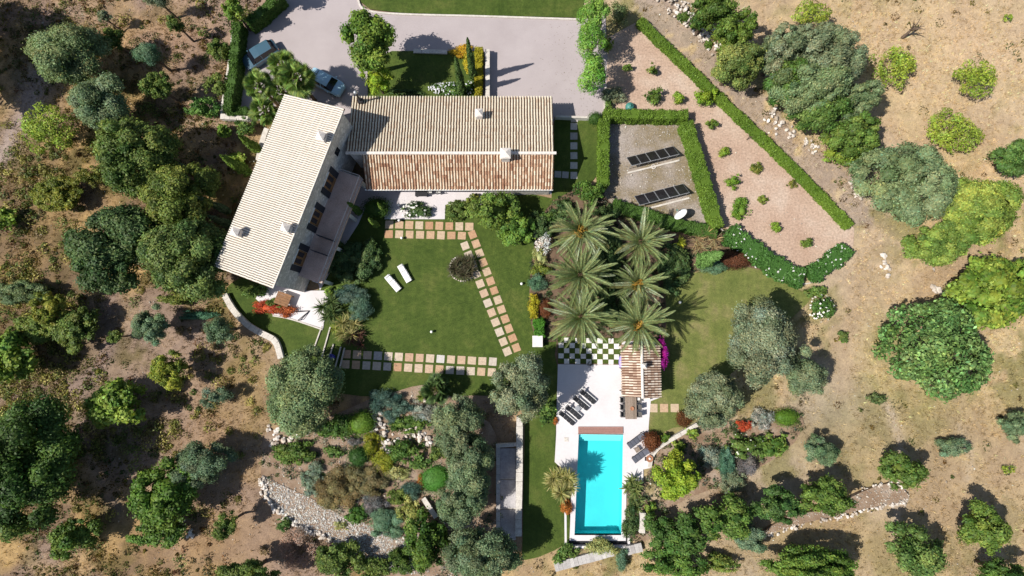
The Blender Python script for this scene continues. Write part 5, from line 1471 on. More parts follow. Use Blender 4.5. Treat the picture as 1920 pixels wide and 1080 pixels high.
def hedge(pxs, w, h, label, col, leaf=0.14, smooth=3, name='clipped_hedge', flw=None, rough=0.09, z0=0.0, group=None, cov=1.25, straight=False):
    """hedge whose top centre line is sighted along pxs"""
    SEED[0] += 1; r = np.random.default_rng(SEED[0])
    pts = [G(p[0], p[1], h) for p in pxs]
    if not straight: pts = catmull(pts, smooth)
    base = np.array(pts[0]); P2 = np.array(pts) - base
    root = tag(empty(name, (base[0], base[1], z0)), label, 'hedge', group)
    seg = np.diff(P2, axis=0); sl_ = np.linalg.norm(seg, axis=1); cum = np.concatenate([[0], np.cumsum(sl_)]); Lh = cum[-1]
    A = Lh * (w + 2 * h) + 2 * w * h
    n = int(A * cov / (leaf * leaf * 0.6 / 2))
    s = r.uniform(0, Lh, n); i = np.clip(np.searchsorted(cum, s) - 1, 0, len(seg) - 1)
    d = seg[i] / sl_[i][:, None]; c = P2[i] + d * (s - cum[i])[:, None]; nr = np.stack([-d[:, 1], d[:, 0]], 1)
    u = r.random(n) * (w + 2 * h)
    wob = 1 + rough * 2.2 * (np.sin(s * 2.1 + 1) * 0.4 + np.sin(s * 4.7) * 0.35 + np.sin(s * 9.3 + 2) * 0.25)
    hh = h * (1 + rough * (np.sin(s * 1.7) * .6 + np.sin(s * 5.3 + 1) * .5)) - z0
    onl = u < h; onr = u > w + h
    lat = np.where(onl, -w / 2, np.where(onr, w / 2, (u - h) - w / 2)) * wob + r.normal(0, rough * 0.5, n)
    zz_ = np.where(onl, u / h * hh, np.where(onr, (u - w - h) / h * hh, hh)) + r.normal(0, rough * 0.5, n)
    endcap = r.random(n) < (2 * w * h / A)
    P = np.concatenate([c + nr * lat[:, None], zz_[:, None]], 1)
    N = np.concatenate([nr * np.where(onl, -1, np.where(onr, 1, 0))[:, None], np.where(onl | onr, 0.35, 1.0)[:, None]], 1)
    # ends
    e0 = endcap & (r.random(n) < 0.5); e1 = endcap & ~e0
    for sel, k0, sg in ((e0, 0, -1), (e1, -1, 1)):
        m = int(sel.sum()); dd_ = seg[k0] / sl_[k0]; nn_ = np.array([-dd_[1], dd_[0]])
        q2 = (P2[0] if k0 == 0 else P2[-1])[None] + nn_[None] * r.uniform(-w / 2, w / 2, (m, 1)) + dd_[None] * r.normal(0, rough * .6, (m, 1))
        P[sel] = np.concatenate([q2, r.uniform(0, h - z0, (m, 1))], 1); N[sel] = np.concatenate([np.tile(dd_ * sg, (m, 1)), 0.3 * np.ones((m, 1))], 1)
    P[:, 2] = np.maximum(P[:, 2], 0.02)
    v, q = leaf_quads(P, unit(unit(N) + r.normal(0, 0.5, N.shape)), leaf * 1.2, leaf * 0.7, r)
    c0, c1 = np.array(col[0]), np.array(col[1])
    tone = np.clip(vnoise(P[:, 0] + base[0], P[:, 1] + base[1], 0.7, 5), 0, 1)[:, None] * 0.35 + np.clip(vnoise(P[:, 0] + base[0], P[:, 1] + base[1], 2.6, 8), 0, 1)[:, None] * 0.45 + r.random((n, 1)) * 0.3 - 0.05
    cc = np.clip(1.15 * (c0 + (c1 - c0) * tone) * np.exp(r.normal(0, .22, (n, 1))), .004, .9)
    obj('foliage', np_mesh('foliage', v, q, None, np.repeat(cc, 4, 0), LEAF), root)
    bm = bmesh.new(); strip(bm, [Vector(p) for p in P2], w * 0.90, -0.1, (h - z0) * 0.95, 0)
    me = bpy.data.meshes.new('inner_branches'); bm.to_mesh(me); bm.free()
    at = me.color_attributes.new('col', 'FLOAT_COLOR', 'POINT')
    for k in range(len(me.vertices)): at.data[k].color = (*((c0 + c1) / 2), 1)
    obj('inner_branches', me, root, LEAF)
    if flw:
        m, size, fc = flw
        j = r.choice(np.where(~endcap)[0], m); v, q = leaf_quads(P[j] + [0, 0, 0.05], unit(N[j] + [0, 0, 0.6]), size, size * 0.9, r)
        obj('blossom', np_mesh('blossom', v, q, None, np.tile(np.array(fc), (len(v), 1)), LEAF), root)
    return root
# ------------------------------------------------------------------ planting
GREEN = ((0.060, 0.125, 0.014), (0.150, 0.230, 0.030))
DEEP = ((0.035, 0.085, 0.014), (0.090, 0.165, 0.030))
WHITE = (0.80, 0.78, 0.76)
# hedges
hedge([(1200, 36), (1222, 58), (1300, 133), (1380, 210), (1450, 276), (1520, 345), (1596, 424)], 0.85, 0.8, 'long low clipped hedge running diagonally along the orchard', GREEN)
hedge([(1134, 212), (1290, 215)], 1.0, 1.6, 'clipped hedge along the upper side of the solar yard', GREEN, straight=True)
hedge([(1134, 222), (1133, 345)], 0.95, 1.75, 'clipped hedge along the left side of the solar yard', GREEN, straight=True)
hedge([(1288, 228), (1300, 262), (1325, 345), (1348, 425)], 1.05, 1.7, 'clipped hedge along the right side of the solar yard', GREEN)
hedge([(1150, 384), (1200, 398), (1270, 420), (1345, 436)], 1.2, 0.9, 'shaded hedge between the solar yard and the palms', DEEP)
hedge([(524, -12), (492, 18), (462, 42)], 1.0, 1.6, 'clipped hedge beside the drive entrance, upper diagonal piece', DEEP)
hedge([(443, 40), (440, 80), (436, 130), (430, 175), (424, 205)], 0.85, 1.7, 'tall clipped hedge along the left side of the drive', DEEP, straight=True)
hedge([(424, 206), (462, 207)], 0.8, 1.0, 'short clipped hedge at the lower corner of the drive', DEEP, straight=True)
hedge([(898, 88), (897, 178)], 0.72, 1.4, 'yellow clipped hedge beside the grey wall in front of the house', ((0.190, 0.190, 0.012), (0.400, 0.330, 0.025)), straight=True)
hedge([(1368, 436), (1400, 458), (1440, 488), (1480, 512), (1508, 522)], 1.9, 1.1, 'wide white flowered hedge below the orchard', ((0.030, 0.095, 0.018), (0.085, 0.185, 0.040)), 0.2, rough=0.14, name='flowering_hedge', flw=(90, 0.22, WHITE))
hedge([(1524, 516), (1550, 498), (1578, 478), (1590, 464)], 1.6, 1.1, 'white flowered hedge curving up at the orchard corner', ((0.030, 0.095, 0.018), (0.085, 0.185, 0.040)), 0.2, rough=0.14, name='flowering_hedge', flw=(80, 0.22, WHITE))
hedge([(1010, 598), (1012, 625), (1014, 634)], 0.9, 0.8, 'bright green low hedge above the white pedestal', ((0.040, 0.140, 0.012), (0.100, 0.260, 0.030)), rough=0.12)

# date palms
date_palm(1090, 432, 64, 4.9, 'date palm at the top left of the group of six', 60, 1.0)
date_palm(1201, 452, 57, 4.2, 'date palm at the top right of the group of six', 50, 0.0)
date_palm(1088, 515, 64, 4.6, 'date palm in the middle of the left row', 64, 0.2)
date_palm(1196, 532, 55, 4.0, 'date palm in the middle of the right row', 52, 0.8)
date_palm(1088, 593, 64, 4.6, 'date palm at the lower left above the checkerboard', 64, 0.15)
date_palm(1198, 608, 64, 5.2, 'date palm at the lower right over the pool house', 60, 0.5)
# fan palms by the drive
gf = 'fan palms beside the drive'
fan_palm(530, 122, 36, 5.0, 'fan palm nearest the teal car', 30, gf)
fan_palm(556, 146, 44, 5.0, 'fan palm nearest the light blue car', 30, gf)
fan_palm(484, 160, 36, 4.6, 'fan palm on the left of the clump by the drive hedge', 28, gf)
fan_palm(527, 168, 34, 4.0, 'fan palm just above the tall house roof corner', 24, gf)
fan_palm(494, 205, 36, 4.0, 'lowest fan palm of the clump, left of the tall house', 24, gf)
fan_palm(818, 730, 36, 1.8, 'dark fan palm at the top of the rock garden', 26, None, True)

# cypresses
cypress((888, 150), 8.0, 0.40, 'slender cypress on the right in front of the single storey house')
cypress((868, 177), 7.6, 0.42, 'slender cypress on the left in front of the single storey house')
gc = 'columnar trees behind the two storey house'
BG = ((0.030, 0.060, 0.030), (0.085, 0.125, 0.065))
cypress((376, 330), 5.0, 0.36, 'dark columnar tree behind the tall house, upper of three', BG, gc)
cypress((432, 398), 6.2, 0.38, 'dark columnar tree behind the tall house, middle of three', BG, gc)
cypress((436, 424), 4.6, 0.42, 'dark columnar tree behind the tall house, lowest of three', BG, gc)
cypress((468, 326), 5.6, 0.55, 'bright green columnar tree left of the tall house, lower one', ((0.055, 0.110, 0.016), (0.140, 0.205, 0.035)), None, 0.2)
cypress((488, 284), 4.4, 0.50, 'bright green columnar tree left of the tall house, upper one', ((0.055, 0.110, 0.016), (0.140, 0.205, 0.035)), None, 0.2)
cypress((1312, 492), 6.0, 0.75, 'soft green conifer with pale tip right of the palms', ((0.070, 0.150, 0.030), (0.140, 0.235, 0.070)), None, 0.17, 'conifer')
cypress((722, 395), 3.0, 0.28, 'slim bright cypress by the patio in the house shade', ((0.070, 0.120, 0.020), (0.150, 0.220, 0.040)), None, 0.14)
cypress((676, 400), 4.4, 0.34, 'slim climbing cypress against the balcony railing, upper', ((0.045, 0.090, 0.016), (0.120, 0.180, 0.035)), None, 0.16)
cypress((708, 424), 3.4, 0.30, 'slim cypress below the balcony beside the dark shrub', ((0.070, 0.120, 0.020), (0.150, 0.220, 0.040)), None, 0.14)

# left slope
tree('olive', 122, 100, 74, 54, 5.2, 'large rounded tree in the upper left, beside the pale track', 'rounded_tree', clear=0.12, tint=(0.95, 1.05, 0.75))
tree('olive', 188, 186, 52, 58, 4.8, 'grey green tree below the large rounded one in the upper left', 'rounded_tree', clear=0.15, tint=(0.85, 1.0, 0.85))
tree('carob', -190, 55, 110, 130, 8.0, 'very dark tall tree at the top left corner of the picture', leafk=1.6)
tree('olive', 192, 29, 14, 12, 2.6, 'tiny olive with bare crooked trunk, upper left', clear=0.45, lean=(-0.5, 0.4))
tree('oak', 205, 72, 24, 26, 3.0, 'small dark green tree beside the large rounded one', clear=0.3)
tree('oak', 327, 44, 17, 17, 3.0, 'small round olive green tree alone near the top', clear=0.45)
tree('bluegreen', 279, 100, 26, 21, 3.4, 'small blue green tree casting an oval shadow, upper left', 'young_tree', clear=0.42)
tree('oak', 290, 158, 29, 28, 3.6, 'small round green tree with separate round shadow', clear=0.42)
tree('olive', 292, -4, 30, 14, 3.4, 'olive crown cut by the top edge of the picture')
tree('fig', 437, 18, 22, 20, 3.9, 'yellow green tree at the top of the driveway hedge', 'young_tree')
tree('fig', 500, -30, 26, 22, 4.2, 'yellow green tree at the top edge beside the drive entrance hedge', 'young_tree')
shrub('oak', 414, 92, 22, 24, 2.2, 'dark shrub leaning on the driveway hedge wall')
shrub('oak', 408, 160, 24, 24, 2.0, 'mixed green shrub at the lower part of the driveway hedge')
shrub('leafy', 378, 202, 32, 24, 1.8, 'fresh green shrub left of the lower drive corner', tint=(0.8, 1, 0.9))
shrub('fig', 420, 248, 16, 14, 1.2, 'small yellow green shrub below the pale garden wall')
shrub('leafy', 458, 236, 22, 18, 1.8, 'leafy green shrub below the lowest fan palm')
shrub('fig', 444, 300, 20, 16, 1.4, 'green shrub strip beside the bright columnar trees')
tree('almond', 88, 238, 56, 46, 3.6, 'bright yellow green sprawling tree near the left edge', clear=0.2)
tree('oak', 252, 288, 80, 70, 6.4, 'large dense evergreen, uppermost of three left of the tall house', clear=0.12)
tree('oak', 335, 372, 70, 66, 6.2, 'dense evergreen, middle of three left of the tall house', clear=0.12, tint=(1.15, 1.02, 0.9))
tree('oak', 352, 482, 74, 84, 6.6, 'dense evergreen, lowest of three touching the tall house', clear=0.12, tint=(1.0, 1.0, 1.2))
tree('carob', 210, 462, 88, 82, 6.2, 'broad very dark speckled tree left of the dense evergreens', clear=0.15, leafk=1.1)
tree('oak', 105, 362, 50, 34, 2.6, 'yellow green scrubby tree above the broad dark one', clear=0.1, tint=(1.5, 1.15, 0.8))
tree('oak', 170, 330, 34, 22, 2.2, 'low brownish scrub tree beside the big evergreens', clear=0.1, tint=(1.3, 0.95, 0.9))
shrub('fig', 8, 412, 24, 26, 1.8, 'bright green bush cut by the left edge, halfway down')
shrub('olive', 40, 548, 48, 26, 2.0, 'wide shaded bush at the left edge', tint=(0.7, 0.85, 0.6))
tree('oak', 88, 575, 34, 32, 3.0, 'yellowish tree top in the scrub near the left edge', clear=0.2, tint=(1.9, 1.4, 1.0))
tree('oak', 62, 618, 44, 32, 2.6, 'green scrub tree below the yellowish one at the left', clear=0.15, tint=(1.3, 1.25, 1.2))
tree('oak', 140, 618, 42, 40, 2.8, 'darker scrub tree right of the yellowish one', clear=0.15)
tree('fig', 14, 672, 52, 52, 3.6, 'vivid green tree at the left edge above the path', clear=0.2)
tree('olive', 279, 610, 34, 34, 3.2, 'round grey green olive in the middle of the left slope', clear=0.2, tint=(0.75, 0.95, 0.85))
tree('olive', 413, 616, 28, 30, 3.0, 'round grey olive beside the curved stone wall', clear=0.2, tint=(0.72, 0.92, 0.85))
shrub('teal', 366, 590, 36, 10, 0.8, 'low blue green ground cover left of the curved wall', tint=(1.0, 1.4, 1.1))
tree('oak', 213, 630, 15, 13, 2.0, 'tiny tree with thin crooked trunk on the left slope', clear=0.5)
tree('oak', 314, 692, 36, 34, 3.2, 'round yellow green tree left of the big garden olive', clear=0.2, tint=(1.9, 1.5, 0.9))
tree('fig', 217, 758, 54, 46, 3.6, 'large bright fig tree on the left slope', clear=0.15)
tree('olive', 398, 746, 30, 22, 2.2, 'sparse grey olive on the straw slope', clear=0.25, tint=(0.7, 0.85, 0.85), lobek=0.6)
tree('carob', 30, 880, 100, 120, 7.0, 'huge dark tree at the lower left edge', clear=0.1, tint=(1.1, 1.15, 0.7))
tree('fig', 15, 900, 40, 50, 6.4, 'lighter green tree in front of the huge dark one at the left edge', clear=0.2, tint=(0.75, 0.85, 0.8))
tree('leafy', 305, 925, 62, 58, 4.2, 'dark green leafy tree, larger of the twin crowns at lower left', clear=0.15, tint=(0.75, 0.85, 0.55))
tree('leafy', 296, 996, 54, 30, 2.6, 'dark leafy tree, lower of the twin crowns at lower left', clear=0.1, tint=(0.75, 0.85, 0.6))
tree('olive', 376, 872, 54, 44, 3.4, 'grey olive behind the dark twin crowned trees', clear=0.2, tint=(0.65, 0.8, 0.72))
tree('leafy', 137, 1010, 46, 38, 3.0, 'fresh green tree near the bottom left', clear=0.1, tint=(0.9, 0.9, 0.7))
tree('oak', 420, 986, 23, 24, 3.0, 'small round tree with a thin leaning trunk at lower left', clear=0.4, lean=(-0.3, -0.2))
tree('oak', 460, 1085, 60, 28, 4.0, 'dark tree at the bottom edge left of the dry pink bush')
shrub('oak', 40, 985, 40, 16, 1.0, 'low green scrub below the huge dark tree')
shrub('oak', 330, 560, 40, 12, 0.9, 'thin green scrub below the lowest dense evergreen', tint=(1.3, 1.1, 1))

# garden left of the lawn
tree('olive', 565, 732, 70, 78, 5.0, 'big garden olive below the grass steps', clear=0.2, tint=(0.92, 1.05, 0.78))
shrub('leafy', 484, 546, 24, 15, 1.2, 'leafy green shrub at the corner of the tall house')
shrub('redflower', 503, 577, 34, 15, 0.7, 'scarlet flower cushion left end of the corner patio', 'flowering_shrub')
shrub('redflower', 537, 584, 26, 13, 0.8, 'scarlet flower cushion with green tips beside the brown table', 'flowering_shrub', tint=(0.8, 1.3, 1))
shrub('oak', 515, 568, 18, 9, 0.9, 'green tuft growing among the scarlet flowers')
spiky(614, 574, 36, 1.8, 'dark green spiky clump beside the corner patio', (0.055, 0.085, 0.025), 5, 46, 0.09, 'dracaena')
spiky(652, 612, 34, 1.6, 'yellow striped spiky clump by the lawn', (0.150, 0.150, 0.045), 5, 46, 0.07, 'yucca', stripe=(0.42, 0.36, 0.16))
spiky(632, 622, 20, 1.0, 'small yellow green spiky plant above the grass steps', (0.170, 0.190, 0.035), 3, 36, 0.07, 'yucca')
spiky(666, 638, 24, 1.2, 'dark red spiky plant at the lower end of the lawn border', (0.075, 0.035, 0.025), 4, 36, 0.07, 'cordyline')
shrub('bluegreen', 676, 580, 26, 30, 1.5, 'blue grey rounded shrub beside the lawn', tint=(0.9, 0.85, 1.0))
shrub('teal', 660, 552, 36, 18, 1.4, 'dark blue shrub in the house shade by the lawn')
shrub('fig', 620, 548, 12, 10, 0.9, 'small lime shrub at the house corner')
shrub('leafy', 640, 545, 15, 10, 1.0, 'bright leafy shrub next to the small lime one')
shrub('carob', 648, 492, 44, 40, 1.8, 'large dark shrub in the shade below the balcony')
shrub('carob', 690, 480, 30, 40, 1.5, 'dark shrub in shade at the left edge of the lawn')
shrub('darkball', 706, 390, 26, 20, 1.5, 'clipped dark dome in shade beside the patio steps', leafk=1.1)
shrub('carob', 780, 395, 31, 17, 1.1, 'dark bush with white roses in front of the patio', 'rose_bush', flw=(26, 0.26, WHITE))
shrub('oak', 858, 393, 27, 19, 1.1, 'loose olive green bush right of the white roses')
shrub('oak', 886, 374, 14, 12, 0.9, 'thin spring green bush at the patio edge', tint=(1.4, 1.2, 1))
tree('leafy', 928, 393, 50, 42, 3.4, 'green bushy tree right of the slab path', clear=0.05, tint=(1.0, 0.95, 0.75))
tree('leafy', 966, 425, 36, 40, 2.8, 'brighter bushy tree at the upper right corner of the lawn', clear=0.05, tint=(1.0, 1.1, 0.8))
tree('leafy', 1105, 362, 34, 26, 2.6, 'dark leafy tree between the side lawn and the solar yard', clear=0.1, tint=(0.7, 0.8, 0.6))
shrub('darkball', 1116, 222, 13, 12, 1.2, 'clipped dark ball at the right corner of the drive')
spiky(868, 500, 31, 1.4, 'round dark spiky clump in a stone ring on the lawn', (0.060, 0.062, 0.030), 14, 46, 0.075, 'cordyline', stripe=(0.10, 0.075, 0.05))
# border left of the palms
shrub('white', 1016, 452, 18, 34, 1.3, 'tall white flowering bush left of the palms', 'flowering_shrub')
shrub('carob', 1010, 425, 26, 30, 1.6, 'dark bush behind the white flowering one')
shrub('cream', 1012, 482, 14, 22, 1.0, 'cream and green bush under the white flowers')
shrub('bluegreen', 1008, 532, 20, 20, 1.0, 'blue green cushion left of the palms', tint=(0.85, 0.95, 0.95))
shrub('yellow', 1000, 574, 18, 24, 1.2, 'golden yellow bush left of the palms', 'golden_shrub')
shrub('redball', 1022, 580, 14, 16, 0.9, 'dark red leaved bush behind the golden one')
shrub('oak', 1012, 506, 20, 12, 0.8, 'light green low plant above the blue green cushion', tint=(1.5, 1.3, 1))
# under and right of the palms
shrub('carob', 1056, 394, 30, 20, 1.2, 'dark bush between the house corner and the topmost palm')
shrub('leafy', 1030, 408, 20, 16, 1.0, 'mid green bush behind the white flowers near the house corner', tint=(.7, .8, .7))
shrub('carob', 1140, 400, 34, 18, 1.1, 'dark bush under the shaded yard hedge above the palms')
shrub('carob', 1140, 480, 30, 60, 1.2, 'dark undergrowth shrub between the palm rows, upper')
shrub('carob', 1142, 570, 28, 50, 1.2, 'dark undergrowth shrub between the palm rows, lower')
shrub('carob', 1262, 500, 34, 50, 1.3, 'dark shaded shrub right of the palms')
spiky(1274, 454, 15, 0.9, 'yellow green rosette right of the palms', (0.270, 0.290, 0.030), 1, 60, 0.09, 'agave')
spiky(1325, 452, 38, 0.9, 'sprawling straw coloured grass clump right of the palms', (0.320, 0.260, 0.130), 5, 40, 0.05, 'ornamental_grass', stripe=(0.16, 0.07, 0.04), bend=1.0)
shrub('bluegreen', 1335, 498, 28, 18, 1.0, 'soft blue green mound below the conifer')
shrub('redball', 1380, 488, 30, 18, 1.1, 'red brown leaved shrub left of the white flowered hedge', tint=(0.75, 0.9, 1.1))
shrub('leafy', 1405, 470, 24, 18, 1.0, 'fresh green shrub at the start of the white flowered hedge')
shrub('magenta', 1243, 664, 8, 27, 3.5, 'magenta bougainvillea on the right side of the pool house', 'bougainvillea', cat='climber')
# front island
tree('leafy', 690, 70, 56, 56, 6.6, 'tall bright tree at the drive, upper of two', 'street_tree', clear=0.35, tint=(1.2, 1.15, 0.8), leafk=1.05)
tree('lime', 703, 144, 33, 34, 3.8, 'lime green many headed tree in front of the house', 'garden_tree', clear=0.3, tint=(0.85, 0.95, 0.8), lobek=0.5)
shrub('amber', 866, 96, 28, 14, 0.9, 'amber yellow bush at the corner of the front island', 'golden_shrub')
shrub('yellow', 880, 120, 14, 26, 0.8, 'yellow flowering bush around the two cypresses', 'golden_shrub')
shrub('leafy', 842, 166, 40, 13, 0.7, 'white flowering bed along the house front', 'flower_bed', cat='flowers', flw=(130, 0.18, (0.72, 0.72, 0.80)), tint=(0.8, 0.9, 0.9))
shrub('leafy', 882, 164, 16, 14, 0.8, 'white flowering bush beside the yellow hedge', 'flower_bed', cat='flowers', flw=(26, 0.18, (0.72, 0.72, 0.78)), tint=(0.8, 0.9, 0.9))
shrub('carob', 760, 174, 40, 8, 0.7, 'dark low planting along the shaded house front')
# right edge of the drive
gd = 'feathery trees along the drive'
tree('pepper', 1110, 28, 34, 36, 5.0, 'feathery bright tree at the drive, uppermost of three', 'pepper_tree', clear=0.25, group=gd)
tree('pepper', 1112, 78, 32, 34, 4.4, 'feathery bright tree at the drive, middle of three', 'pepper_tree', clear=0.2, group=gd)
tree('pepper', 1114, 134, 33, 36, 4.6, 'feathery bright tree at the drive, lowest of three', 'pepper_tree', clear=0.2, group=gd, tint=(0.9, 1.0, 0.9))
tree('cream', 1163, 28, 22, 24, 2.8, 'cream tipped dark tree beside the topmost feathery tree', 'variegated_tree', clear=0.2, tint=(0.5, 0.6, 0.7))
shrub('leafy', 1140, 85, 12, 16, 1.6, 'fresh green bush right of the middle feathery tree', tint=(1.4, 1.2, 0.8))
shrub('olive', 1150, 178, 26, 18, 1.0, 'dark grey shrub beside the compost bin')
shrub('leafy', 1141, 198, 8, 10, 1.0, 'small bush between drive kerb and yard hedge')

# orchard saplings
go = 'young orchard bushes'
for (kd, px, py, rx, h, lb, tn) in (('leafy', 1222, 131, 12, 1.5, 'young bush standing highest in the orchard, right one', (1.1, 1, .8)), ('leafy', 1177, 128, 9, 1.2, 'small bush in tree shade at the top of the orchard', (1, 1, .8)),
    ('leafy', 1228, 181, 20, 1.5, 'dark green orchard bush, left of the row of three', (.8, .8, .6)), ('lime', 1272, 183, 14, 1.3, 'yellow green orchard bush, middle of the row of three', (.85, .9, 1)), ('lime', 1322, 181, 22, 2.0, 'large lime orchard bush touching the diagonal hedge', (.85, .95, 1)),
    ('leafy', 1334, 232, 13, 1.1, 'slanting young orchard bush right of the yard hedge corner', (1.3, 1.1, .8)), ('lime', 1357, 285, 13, 1.0, 'small lime orchard bush right of the upper solar row', (.7, .8, 1)), ('oak', 1416, 314, 14, 0.8, 'thin brownish orchard bush near the middle of the orchard', (1.5, 1.2, 1)),
    ('lime', 1375, 340, 17, 1.3, 'rounded lime orchard bush right of the lower solar row', (.7, .85, 1)), ('lime', 1391, 395, 25, 1.0, 'wide low orchard bush near the yard hedge foot', (.6, .75, 1)), ('oak', 1430, 374, 11, 0.7, 'wispy orchard bush above the wide low one', (1.5, 1.3, 1)),
    ('lime', 1455, 426, 12, 1.1, 'small orchard bush with round shadow, left of the last two', (.75, .85, 1)), ('leafy', 1511, 457, 13, 1.2, 'small orchard bush nearest the lower hedge corner', (1.2, 1.1, .8)), ('oak', 1486, 345, 10, 0.4, 'faint dry sprig in the orchard soil', (1.4, 1.0, 1))):
    shrub(kd, px, py, rx, rx * 0.9, h, lb, 'orchard_bush', go, tint=tn, lobek=0.7)

# upper right slope
gr = 'trees along the dirt track'
tree('leafy', 1330, 20, 55, 34, 5.0, 'dark green tree at the top edge above the stone wall', group=gr, clear=0.1, tint=(.75, .75, .6))
tree('leafy', 1382, 62, 48, 46, 5.2, 'green bushy tree right of the stone wall', group=gr, clear=0.1, tint=(.95, .9, .65))
tree('oak', 1382, 120, 50, 46, 5.0, 'olive green tree beside the lower end of the stone wall', group=gr, clear=0.1, tint=(1.5, 1.3, 1.6))
tree('greyoak', 1476, 90, 52, 48, 6.0, 'grey green tree at the top of the large dense group', group=gr, clear=0.1)
tree('greyoak', 1556, 108, 62, 66, 6.6, 'large grey green tree forming the top of the dense group', group=gr, clear=0.1)
tree('greyoak', 1520, 165, 70, 52, 6.0, 'grey green tree in the middle of the dense group', group=gr, clear=0.1, tint=(.9, 1, .8))
tree('leafy', 1478, 150, 36, 50, 5.0, 'fresh green tree inside the dense grey group', group=gr, clear=0.1, tint=(.85, .9, .8))
tree('leafy', 1545, 210, 56, 42, 5.0, 'darker green tree at the lower left of the dense group', group=gr, clear=0.1, tint=(.8, .85, .8))
tree('leafy', 1602, 250, 54, 46, 4.6, 'green tree at the lower end of the dense group', group=gr, clear=0.1, tint=(1.0, .95, .8))
tree('greyoak', 1600, 190, 48, 40, 5.2, 'grey tree at the right edge of the dense group', group=gr, clear=0.1, tint=(.85, .95, .8))
tree('leafy', 1585, 292, 44, 26, 2.4, 'bright low thicket below the dense group', group=gr, clear=0.05, tint=(1.3, 1.2, .8))
tree('greyoak', 1702, 338, 86, 78, 5.6, 'large rounded grey green tree right of the track bend', clear=0.08, tint=(.9, 1.0, .85))
tree('leafy', 1630, 290, 30, 24, 3.0, 'small green tree linking the dense group and the round grey tree', clear=0.1, tint=(1, 1, .9))
tree('oak', 1840, 392, 78, 62, 3.4, 'wide flat yellow green tree at the right edge', clear=0.08, tint=(1.9, 1.7, 1.5))
tree('oak', 1760, 455, 56, 44, 3.0, 'green sprawling tree below the rounded grey tree', clear=0.08, tint=(1.5, 1.5, 1.4))
tree('fig', 1868, 545, 84, 76, 3.6, 'big light green leafy tree at the right edge', clear=0.06, tint=(.95, .95, .9), leafk=0.9)
tree('leafy', 1912, 292, 40, 40, 3.6, 'dark green tree cut by the right edge', clear=0.1, tint=(.75, .85, .9))
ga = 'almond trees on the dry slope'
tree('almond', 1676, 124, 42, 46, 2.6, 'lime almond tree next to the dense grey group', group=ga, clear=0.2)
tree('almond', 1834, 144, 46, 36, 2.6, 'lime almond tree standing alone near the right edge', group=ga, clear=0.2)
tree('almond', 1792, 247, 52, 42, 2.8, 'lime almond tree above the rounded grey tree', group=ga, clear=0.2)
tree('almond', 1518, 22, 40, 26, 2.8, 'lime almond tree at the top edge above the dense group', group=ga, clear=0.2)
shrub('almond', 1890, 33, 9, 8, 0.7, 'single small yellow tuft on the dry slope at top right')

# right lawn and lower right
tree('olive', 1432, 645, 66, 76, 5.4, 'largest silvery olive on the right lawn', clear=0.2)
tree('olive', 1508, 700, 42, 46, 3.8, 'smaller olive right of the largest silvery one', clear=0.15, tint=(.92, 1, .9))
tree('olive', 1340, 752, 54, 52, 4.6, 'silvery olive beside the curved white wall', clear=0.2, tint=(1.0, 1.0, .92))
tree('olive', 976, 728, 56, 62, 5.9, 'silvery olive between the long path and the pool deck', clear=0.2, tint=(1, 1, .95))
shrub('leafy', 1540, 578, 24, 26, 1.6, 'dark glossy bush with white flowers right of the big olives', flw=(34, 0.2, WHITE), tint=(.6, .75, .7))
shrub('leafy', 1528, 546, 22, 14, 1.0, 'low green bush between the flowered hedge and the glossy bush')
tree('bigleaf', 1758, 652, 92, 96, 4.6, 'very big rounded tree with pale tipped leaves, right side', clear=0.06, tint=(.85, .9, .95))
shrub('ball', 1475, 783, 22, 16, 0.9, 'clipped bright green oval beside the silver plant')
shrub('silver', 1428, 784, 24, 22, 0.9, 'silver grey cushion right of the curved wall olive', tint=(1.1, 1.05, 1.2))
shrub('redflower', 1394, 798, 14, 12, 0.7, 'red and orange flower patch left of the silver cushion', 'flowering_shrub')
shrub('redball', 1284, 785, 16, 16, 1.0, 'bronze bush on the grass below the silvery olive', tint=(.9, 1.1, 1))
shrub('redball', 1221, 828, 18, 21, 1.2, 'round red brown bush behind the slate loungers')
shrub('fig', 1245, 822, 12, 9, 0.8, 'lime tuft right of the red brown bush')
shrub('fig', 1300, 812, 14, 10, 0.7, 'green tuft on the outer side of the curved white wall')
shrub('fig', 1272, 836, 13, 14, 0.8, 'small light green bush below the curved white wall')
tree('lime', 1270, 893, 42, 44, 3.2, 'vivid lime shrub tree right of the pool', clear=0.05)
shrub('lime', 1256, 925, 22, 14, 1.2, 'lime spillover bush at the foot of the vivid lime tree')
shrub('silver', 1328, 856, 22, 22, 1.2, 'pale grey green bush right of the vivid lime tree')
shrub('teal', 1362, 862, 18, 36, 1.4, 'blue green upright bush in the lower right beds', tint=(1.1, 1.3, 1.1))
shrub('leafy', 1396, 836, 36, 24, 1.4, 'dark green flowering bush in the lower right beds', flw=(14, .2, (.7, .72, .6)), tint=(.85, .85, .8))
shrub('heather', 1402, 872, 22, 24, 1.2, 'dark grey blue bush in the lower right beds')
shrub('fig', 1446, 836, 34, 26, 0.9, 'yellow green loose patch at the end of the lower right beds', tint=(.7, .75, .9))
shrub('olive', 1372, 902, 26, 26, 1.3, 'grey feathery bush below the blue green ones')
tree('olive', 1540, 845, 32, 30, 2.6, 'grey green small tree with round dark shadow on the lower right slope', clear=0.15, tint=(.75, .95, .85))
tree('leafy', 1548, 930, 46, 38, 3.4, 'glossy green tree standing on the lower right terrace', clear=0.15, tint=(.85, .85, .7))
tree('leafy', 1462, 950, 50, 34, 3.0, 'dark green tree at the left of the lower right terrace', clear=0.12, tint=(.65, .75, .85))
tree('leafy', 1366, 972, 46, 42, 3.2, 'mid green tree below the lower right beds', clear=0.1, tint=(.8, .85, .7))
